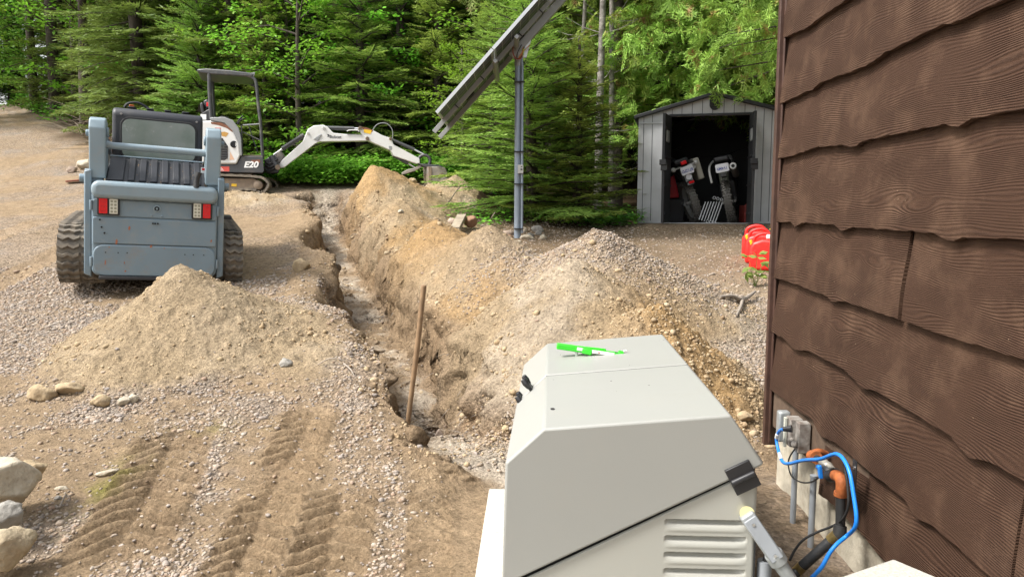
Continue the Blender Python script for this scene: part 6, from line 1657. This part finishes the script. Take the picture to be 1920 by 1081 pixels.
bare_trunk(-16.2, 27.0, 9, .20, 'dark trunk near the end of the driveway', M_BARK, .1, 7)
bare_trunk(-18.2, 29.0, 9, .16, 'slimmer dark trunk at the driveway bend', M_BARK, .1, 8)
bare_trunk(-9.4, 22.2, 7, .20, 'grey trunk behind the loader cab', M_BARKG, .1, 9)
# --- the wood behind, tree by tree
def woods():
    rr = random.Random(11); pts = []
    specs = [(SP3, 'spruce', 'dark spruce in the wood behind', 'spruces in the wood behind'), (SP4, 'spruce', 'dark spruce in the wood behind', 'spruces in the wood behind'),
             (SP5, 'spruce', 'dark spruce in the wood behind', 'spruces in the wood behind'), (CE3, 'cedar_tree', 'tall cedar in the wood behind', 'cedars in the wood behind'),
             (CE1, 'cedar_tree', 'tall cedar in the wood behind', 'cedars in the wood behind'), (HW1, 'hardwood_tree', 'leafy hardwood in the wood behind', 'hardwoods in the wood behind'), (HW2, 'hardwood_tree', 'leafy hardwood in the wood behind', 'hardwoods in the wood behind')]
    tries = 0
    while len(pts) < 150 and tries < 9000:
        tries += 1
        y = 18.5 + 24 * rr.random() ** 1.15; x = rr.uniform(-.80, .62) * (y + 2)
        if x < 4.6 - .765 * y and y < 36: continue          # driveway
        if x < -.44 * y - .5 and y < 20: continue
        if -1.2 < x < 8 and y < 17.5: continue
        if 1.0 < x < 3.2 and y < 21: continue
        dmin = 1.55 if y < 24 else 1.9
        if any(math.hypot(x - a, y - b) < dmin for a, b in pts): continue
        pts.append((x, y))
        left = x < -.35 * y
        w = [3, 3, 2, 1.5, 1, 3, 3] if left else [4, 4, 2.5, 2.5, 1.5, .8, 1]
        sp = rr.choices(specs, w)[0]
        s = rr.uniform(.85, 1.2); r_ = x / y
        where = 'left of the driveway bend' if r_ < -.62 else 'behind the track loader' if r_ < -.42 else 'behind the excavator' if r_ < -.26 else 'behind the excavator boom' if r_ < -.10 else 'behind the solar pole' if r_ < .10 else 'between the pole and the shed' if r_ < .18 else 'behind the shed'
        dep = 'at the front of the wood' if y < 22.5 else 'deep in the wood' if y > 31 else 'in the middle of the wood'
        lab = {'spruce': 'dark spruce', 'cedar_tree': 'tall cedar', 'hardwood_tree': 'leafy hardwood'}[sp[1]] + ' ' + dep + ' ' + where
        tree(sp[0], x, y, s, rr.uniform(0, 6.28), sp[1], lab, 'tree', sp[3], zoff=-.1)
woods()
# ------------------------------------------------------------------ low plants
def leafy(name, label, pts, hgt, leaf, m, seed, n, cat='plant', kind=None, spread=.12):
    rs = np.random.RandomState(seed); q = Q()
    for (x, y) in pts:
        z = tz(x, y); k = n; a = rs.rand(k) * 6.283; r = spread * rs.rand(k) ** .6; h_ = hgt * rs.uniform(.25, 1.05, k) * rs.uniform(.6, 1.1)
        p = np.stack([x + r * np.cos(a), y + r * np.sin(a), z + h_], -1)
        d = np.stack([np.cos(a), np.sin(a), rs.uniform(-.5, .15, k)], -1)
        q.add(p, d, np.array([[0, 0, 1.0]]) + rs.normal(0, .3, (k, 3)), leaf * rs.uniform(.7, 1.3, k), leaf * .72 * rs.uniform(.8, 1.2, k))
    me = quads_mesh(name, q.arr(), m); o = bpy.data.objects.new(name, me); COL.objects.link(o)
    tag(o, label, cat, None, kind); return o
def ground_cover():
    rr = random.Random(5); pts = []
    for i in range(1500):
        x = rr.uniform(-5.6, -.1); y = 15.2 + 1.9 * rr.random() ** 1.5 + .25 * math.sin(x * 2.1)
        pts.append((x, y))
    o = leafy('undergrowth', 'bright leafy undergrowth along the wood edge under the boom', pts, .55, .095, M_UNDER, 3, 13, 'undergrowth', 'stuff', .16)
    pts = []
    for i in range(900):
        y = rr.uniform(17, 36); x = 3.9 - .765 * y + rr.random() ** 1.5 * 7
        if x > -7.5 + (20 - y) * .3 and y < 20: continue
        if y < 25: x += 1.8
        pts.append((x, y))
    leafy('undergrowth', 'green undergrowth at the foot of the trees beyond the track loader', pts, .6, .13, M_UNDER, 4, 12, 'undergrowth', 'stuff', .3)
    pts = [(rr.uniform(-36, -17.5), rr.uniform(35.5, 39)) for i in range(420)]
    leafy('undergrowth', 'tall leafy scrub closing the far end of the driveway', pts, 2.4, .2, M_UNDER, 14, 14, 'undergrowth', 'stuff', .6)
    pts = []
    for i in range(160):
        x = rr.uniform(-.9, 2.0); y = rr.uniform(11.2, 13.6)
        if rr.random() < .5: y = rr.uniform(11.2, 11.9)
        pts.append((x, y))
    leafy('undergrowth', 'low green weeds under the young spruces by the pole', pts, .20, .06, M_UNDER, 5, 5, 'undergrowth', 'stuff', .12)
    for (px, py, D, lab, h_, n) in ((1060, 398, 11.3, 'patch of bright raspberry leaves left of the shed', .34, 170), (1120, 400, 11.4, 'leafy plants beside the ferns near the shed corner', .34, 170), (905, 395, 11.0, 'small bright leafy plant behind the brown stone', .26, 60), (1150, 395, 11.6, 'green weeds against the left corner of the shed', .40, 120), (1010, 255 + 150, 11.6, 'dark green weeds at the foot of the young spruce', .25, 90)):
        p = P(px, py + 12, D); leafy('leafy_plant', lab, [(p.x, p.y)], h_, .075, M_UNDER, int(px), n, 'plant', None, .27)
    # plant in front of the fuel cans
    M_W = leafmat('weed_leaves', (.16, .30, .06), (.36, .52, .16), .4, .5)
    D = 7.7; b = P(1416, 520, D); t = thing('weed', 'small light green weed growing in front of the red fuel cans', 'plant', (b.x, D, tz(b.x, D)))
    st = MB(); q = Q(); rs = np.random.RandomState(3); base = Vector((b.x, D, tz(b.x, D)))
    for i, (px, py, up) in enumerate(((1420, 482, 1), (1402, 480, 1), (1432, 490, 1), (1404, 500, 1), (1412, 512, 1), (1434, 508, 1), (1424, 516, 1), (1440, 472, 0), (1398, 512, 0))):
        e = P(px, py, D + rs.uniform(-.06, .06)); st.tube([base, base.lerp(e, .6) + Vector((0, 0, .03)), e], [.003, .002, .0015], 5, cap=False)
        for j in range(3):
            dd = np.array([rs.normal(0, 1), rs.normal(-.3, .5), rs.normal(-.1, .25)]); q.add(np.array([e]), dd[None], np.array([[rs.normal(0, .3), -.6, .8]]), np.array([.105]), np.array([.06]))
    me = quads_mesh('leaves', q.arr() - np.array(t.location)[None], M_W); o = bpy.data.objects.new('leaves', me); COL.objects.link(o); o.parent = t
    st.build('stem', M_W, t, world=True)
    # ferns
    for (px, py, D, lab, sc) in ((1160, 398, 11.35, 'green fern arching beside the left wall of the shed', 1.0), (1175, 372, 11.9, 'upright fern a little behind the other one', 1.0), (1120, 412, 11.1, 'low fern nearest the gravel heap', .7)):
        b = P(px, py, D); z = tz(b.x, D); q = Q(); rs = np.random.RandomState(px)
        for k in range(9):
            az = k * .7 + rs.rand() * .4; L = .55 * sc * rs.uniform(.8, 1.1); n_ = 16
            for i in range(n_):
                f = (i + 1) / n_; c = np.array([b.x + math.cos(az) * L * f * .85, D + math.sin(az) * L * f * .85, z + L * (1.15 * f - .75 * f * f)])
                for s in (-1, 1):
                    d = np.array([-math.sin(az) * s, math.cos(az) * s, 0]) + .45 * np.array([math.cos(az), math.sin(az), -.1])
                    q.add(c[None], d[None], np.array([[0, 0, 1.0]]) + rs.normal(0, .15, (1, 3)), np.array([.15 * sc * (1 - f) ** .6 + .015]), np.array([.030 * sc]))
        me = quads_mesh('fern', q.arr(), M_FERN); o = bpy.data.objects.new('fern', me); COL.objects.link(o); tag(o, lab, 'fern')
ground_cover()
def brush():
    rr = random.Random(9); t_ = MB()
    for i in range(260):
        y = rr.uniform(18.5, 24); x = 4.4 - .765 * y + rr.uniform(-.2, 3.0); z = tz(x, y); az = rr.uniform(0, 6.28); L = rr.uniform(.5, 1.9)
        a = Vector((x, y, z + rr.uniform(0, .35))); d = Vector((math.cos(az), math.sin(az) * .6, rr.uniform(-.05, .45)))
        t_.tube([a, a + d * L * .5 + Vector((0, 0, .08)), a + d * L], [.016, .010, .004], 4, cap=False)
    o = t_.build('brush_pile', M_TWIG, None); tag(o, 'pile of cut dead branches at the left edge of the wood', 'brush pile', kind='stuff')
    leafy('dry_leaves', 'rust brown dry leaves on the brush pile', [(4.6 - .765 * y + rr.uniform(.2, 2.2), y) for y in [rr.uniform(19.5, 24) for i in range(60)]], .5, .12, mat('dry_leaves', (.28, .13, .06), .9, noise=.4, nscale=6), 8, 8, 'leaves', 'stuff', .3)
brush()
# ------------------------------------------------------------------ stones one could lift
def rockmat(name, c1, c2, speck=(.1, .09, .08), dust=None):
    return mat(name, c1, .9, noise=.5, nscale=7, color2=c2, bump=.010, bscale=38, dust=dust or speck, dustamt=.5, dscale=26)
RK_W = rockmat('pale_granite', (.46, .41, .32), (.33, .275, .195)); RK_G = rockmat('grey_granite', (.33, .31, .275), (.21, .195, .17)); RK_T = rockmat('tan_stone', (.42, .32, .19), (.30, .22, .13))
RK_R = rockmat('rusty_stone', (.34, .20, .12), (.22, .12, .07)); RK_P = rockmat('pinkish_stone', (.42, .33, .26), (.27, .20, .15)); RK_D = rockmat('dark_clod', (.14, .10, .065), (.09, .065, .04))
def rock(label, c, s, m, seed, rz=0, squ=(1, 1, 1), cat='stone', group=None, ang=.35, sink=.25, name='stone'):
    rs = np.random.RandomState(seed)
    bm = bmesh.new(); bmesh.ops.create_icosphere(bm, subdivisions=4, radius=1.0)
    planes = [(nrmz(rs.normal(0, 1, 3)), rs.uniform(.60, .90)) for _ in range(11)]
    for v in bm.verts:
        p = np.array(v.co)
        for n, d in planes:
            e = p.dot(n) - d
            if e > 0: p = p - n * e * (.92 - ang * .3)
        k = 1 + .11 * float(vnoise(np.array([p[0] * 2.3 + seed]), np.array([p[1] * 2.3 + p[2] * 1.7]))[0]) + .035 * float(vnoise(np.array([p[0] * 9 + seed]), np.array([p[1] * 9 + p[2] * 8]))[0])
        p = p * k; v.co = Vector((p[0] * s * squ[0], p[1] * s * squ[1], p[2] * s * squ[2]))
    me = bpy.data.meshes.new(name); bm.to_mesh(me); bm.free(); me.shade_smooth(); me.materials.append(m)
    o = bpy.data.objects.new(name, me); COL.objects.link(o); o.location = c; o.rotation_euler = (rs.uniform(-.2, .2), rs.uniform(-.2, .2), rz)
    return tag(o, label, cat, group)
def rpx(label, px, py, D, wpx, m, seed, squ=(1, .9, .75), **k):
    s = wpx / FPX * D / 2; p = P(px, py, D); z = tz(p.x, D); name = k.pop('name', 'stone'); lift = k.pop('lift', .35)
    return rock(label, (p.x, D, z + s * squ[2] * lift), s, m, seed, squ=squ, name=name, **k)
# boulders, lower left
def bo(label, px, py, D, wpx, hpx, m, seed, **k):
    s = wpx / FPX * D / 2; c = P(px, py, D); return rock(label, c, s, m, seed, squ=(1, .95, hpx / wpx), name='boulder', cat='boulder', **k)
bo('large pale angular boulder at the left edge with moss beside it', 0, 905, 3.3, 132, 112, RK_W, 21, ang=.1)
bo('mid grey boulder between the pale one and the round tan one', 0, 968, 3.1, 82, 62, RK_G, 22, rz=.4)
bo('rounded tan boulder in the lower left corner', 8, 1030, 2.9, 112, 82, rockmat('tan_boulder', (.42, .35, .235), (.31, .235, .145)), 23, rz=.7)
bo('dull brown stone leaning behind the large pale boulder', 55, 882, 3.42, 66, 42, RK_T, 24, rz=.2)
# at the foot of the left heap
rpx('tan angular stone at the left toe of the near heap', 76, 742, 4.72, 62, RK_T, 31, (1, .8, .62), lift=.45)
rpx('flat brown stone half buried beside the tan one at the heap toe', 135, 735, 4.78, 58, RK_T, 32, (1, .8, .5), lift=.3)
rpx('small brown stone in front of the near heap', 188, 752, 4.62, 36, RK_T, 33, lift=.5)
rpx('small pale stone at the front foot of the near heap', 232, 754, 4.62, 26, RK_W, 34, lift=.5)
rpx('little pale stone touching the one at the foot of the near heap', 248, 742, 4.66, 24, RK_W, 35, lift=.5)
rpx('flat pale stone lying in the tyre mud near the boulders', 200, 866, 3.75, 48, RK_W, 36, (1, .5, .3), lift=.5)
rpx('small flat stone beside the mossy patch', 112, 885, 3.62, 26, RK_W, 37, (1, .6, .4))
rpx('grey round pebble by the moss', 106, 900, 3.52, 15, RK_G, 38)
rpx('small buried grey stone on the right flank of the near heap', 535, 668, 5.2, 32, RK_G, 39, (1, .8, .6), lift=.3)
# trench
for i, (lab, px, py, D, w, m, dz) in enumerate((('large tan stone on the left lip of the trench', 566, 516, 8.25, 40, RK_T, .06), ('dark round clod on the trench floor', 629, 520, 8.9, 24, RK_D, .0), ('pale little stone below the tan one on the trench side', 598, 474, 9.6, 18, RK_W, .0), ('small white stone in the middle of the trench', 645, 567, 7.7, 13, RK_W, .0))):
    p = P(px, py, D); rock(lab, (p.x, D, tz(p.x, D) + .03), w / FPX * D / 2, m, 50 + i, squ=(1, .8, .8))
rpx('grey slab of stone sticking out of the right heap near the stake', 822, 612, 5.35, 30, RK_P, 61, (.8, .5, 1), lift=.5)
rpx('small brown stone on the crumbly heap by the house', 1400, 692, 4.3, 34, RK_T, 62, (1, .8, .6), lift=.4)
rpx('brown stone on the slope of the far heap', 775, 372, 12.6, 16, RK_T, 63, lift=.3)
rpx('pale stone on the flank of the middle heap', 752, 425, 10.0, 12, RK_W, 64, lift=.3)
# stones round the pole
Zp = lambda x, y: (820 + x / 7.72, 340 + y / 7.72)
for i, (x, y, w, D, m, sq, lab) in enumerate(((230, 580, 190, 10.9, RK_P, (1, .8, .5), 'flat tan stone with the plank end resting on it'), (480, 560, 200, 10.9, RK_R, (1, .9, .95), 'big brown stone right of the plank'), (665, 650, 80, 10.8, RK_P, (1, .9, .7), 'small pinkish stone in front of the weeds'),
        (570, 775, 65, 10.3, RK_T, (1, .8, .6), 'little tan stone between the plank and the brown block'), (640, 825, 190, 10.1, RK_T, (1, .45, .55), 'long brown block of stone left of the pole'), (810, 880, 190, 9.9, RK_W, (1, .7, .5), 'white flat stone just left of the pole foot'),
        (585, 970, 120, 9.7, RK_W, (1, .7, .55), 'white stone lowest of those left of the pole'), (1000, 900, 230, 10.0, RK_R, (1, .7, .7), 'rust red stone at the foot of the pole'), (1160, 905, 130, 9.9, RK_W, (1, .7, .5), 'pale stone touching the front of the pole'),
        (1000, 780, 200, 10.5, RK_P, (1, .8, .5), 'dull pink stone behind the rust red one'), (1260, 710, 105, 10.7, RK_W, (.95, .9, 1), 'upright pale stone right beside the pole'), (1450, 700, 180, 10.7, RK_G, (1, .8, .8), 'largest grey stone right of the pole'),
        (1460, 770, 120, 10.5, RK_G, (1, .8, .7), 'dark grey stone in front of the largest grey one'), (1310, 860, 210, 10.2, RK_W, (1, .8, .5), 'broad pale stone with a brown underside right of the pole'), (1525, 850, 115, 10.2, RK_W, (1, .9, .85), 'round pale stone farthest right of the pole'),
        (1350, 780, 110, 10.4, RK_G, (1, .8, .6), 'grey stone wedged between the others right of the pole'), (700, 860, 100, 10.05, RK_P, (1, .8, .7), 'pinkish stone between the brown block and the white flat one'))):
    px, py = Zp(x, y); p = P(px, py, D); s = w / 7.72 / FPX * D / 2; z = tz(p.x, D)
    rock(lab, (p.x, D, max(z + s * .3 * sq[2], min(p.z, z + .12))), s, m, 80 + i, squ=sq)
# stones by the driveway
for i, (px, py, w, D, m, lab) in enumerate(((160, 279, 34, 17.5, RK_W, 'pale boulder at the driveway edge left of the track loader'), (133, 288, 20, 17.0, RK_P, 'smaller pinkish stone by the pale driveway boulder'), (213, 240, 26, 19.5, RK_R, 'tall reddish brown boulder just left of the loader cab'))):
    rpx(lab, px, py, D, w, m, 120 + i, (1, .9, .75) if i < 2 else (1, .9, 1.6), lift=.6)
# timber and roots
M_PLANK = mat('weathered_timber', (.36, .30, .22), .85, noise=.35, nscale=10, bump=.002, bscale=30)
def plank(lab, a, b, w, h, m=M_PLANK, name='plank', cat='plank'):
    a, b = Vector(a), Vector(b); d = (b - a); L = d.length; d.normalize(); sd = d.cross(Vector((0, 0, 1))).normalized(); up = sd.cross(d); mb = MB()
    mb.box((0, 0, 0), (L, w, h), Matrix((d, sd, up)).transposed()); o = mb.build(name, m, None, bevel=.006); o.location = (a + b) / 2; tag(o, lab, cat)
pa = P(866, 412, 10.95); pa.z = tz(pa.x, pa.y) + .16; pb = P(853, 443, 10.2); pb.z = tz(pb.x, pb.y) + .06
plank('short grey piece of timber leaning on the flat tan stone', pa, pb, .13, .07)
pa = P(122, 307, 15.5); pb = P(178, 303, 15.7); pa.z = tz(pa.x, pa.y) + .04; pb.z = tz(pb.x, pb.y) + .07
plank('thin red board lying on the gravel left of the track loader', pa, pb, .22, .03, mat('red_board', (.33, .11, .07), .7, noise=.3, nscale=8), 'board', 'board')
def stick(lab, pts, r, m=M_TWIG, name='stick', smooth=5):
    mb = MB(); mb.tube(pts, r, 6, smooth=smooth); o = mb.build(name, m, None, smooth=60); tag(o, lab, name)
def g_(px, py, D, dz=.01): p = P(px, py, D); return Vector((p.x, D, tz(p.x, D) + dz))
def onray(px, py, dz=.0):
    d = ray(px, py); lo = 2.0
    t = 2.0
    for i in range(400):
        p = Vector((0, 0, CAMZ)) + d * t
        if p.z < tz(p.x, p.y): break
        t += .04
    return Vector((p.x, p.y, tz(p.x, p.y) + dz))
M_ROOT = mat('grey_root', (.33, .28, .23), .85, noise=.3, nscale=12)
a = onray(1350, 562, .02); b = onray(1392, 568, .03); c = onray(1416, 556, .05); d = onray(1381, 598, .02)
stick('grey forked root lying on the gravel near the house corner', [a, (a + b) / 2 + Vector((0, 0, .02)), b, c], [.012, .018, .024, .012], M_ROOT, 'root')
stick('short grey root pointing down from the forked one', [b, (b + d) / 2 + Vector((.01, 0, .01)), d], [.016, .013, .010], M_ROOT, 'root')
stick('long thin dead stick leaning on the far heap', [onray(838, 388, .02), onray(862, 366, .12), P(880, 350, 12.2)], [.012, .010, .006], M_TWIG)
stick('thin stick poking up behind the brown stone', [onray(916, 418, .0), P(922, 408, 10.9), P(928, 398, 11.0)], [.012, .010, .008], M_TWIG)
stick('pale root strand sticking out of the left trench bank', [onray(596, 687, .01), onray(620, 686, .05), onray(648, 687, .03)], [.004, .005, .003], M_ROOT, 'root')
stick('pale split root hanging into the trench near the stake', [onray(645, 692, .03), onray(658, 704, .04), onray(664, 714, .02)], [.007, .006, .003], M_ROOT, 'root')
stick('thin root fibre curling on the ground by the generator', [onray(827, 843, .01), onray(838, 852, .03), onray(852, 862, .01)], [.003, .003, .002], M_ROOT, 'root')
stick('thin dead twig lying in the mud by the tan boulder', [onray(112, 958, .01), onray(124, 944, .03), onray(127, 940, .02)], [.004, .004, .002], M_ROOT, 'twig')
def roots():
    rr = random.Random(3); mb = MB()
    for i in range(220):
        k = rr.randrange(len(TR) - 1); f = rr.random(); a = TR[k] * (1 - f) + TR[k + 1] * f; s = rr.choice((-1, 1, 1)); x = a[0] + s * rr.uniform(.24, .36); y = a[1]
        z = tz(x, y) - rr.uniform(0, .12); p = Vector((x, y, z)); L = rr.uniform(.06, .22); d = Vector((-s * rr.uniform(.2, 1), rr.uniform(-1, .6), rr.uniform(-.7, .5)))
        mb.tube([p, p + d * L * .5, p + d * L - Vector((0, 0, rr.uniform(0, .06)))], [.0035, .0028, .001], 4, cap=False)
    o = mb.build('root_fibres', M_ROOT, None); tag(o, 'fine torn roots hanging from the trench sides', 'roots', kind='stuff')
roots()
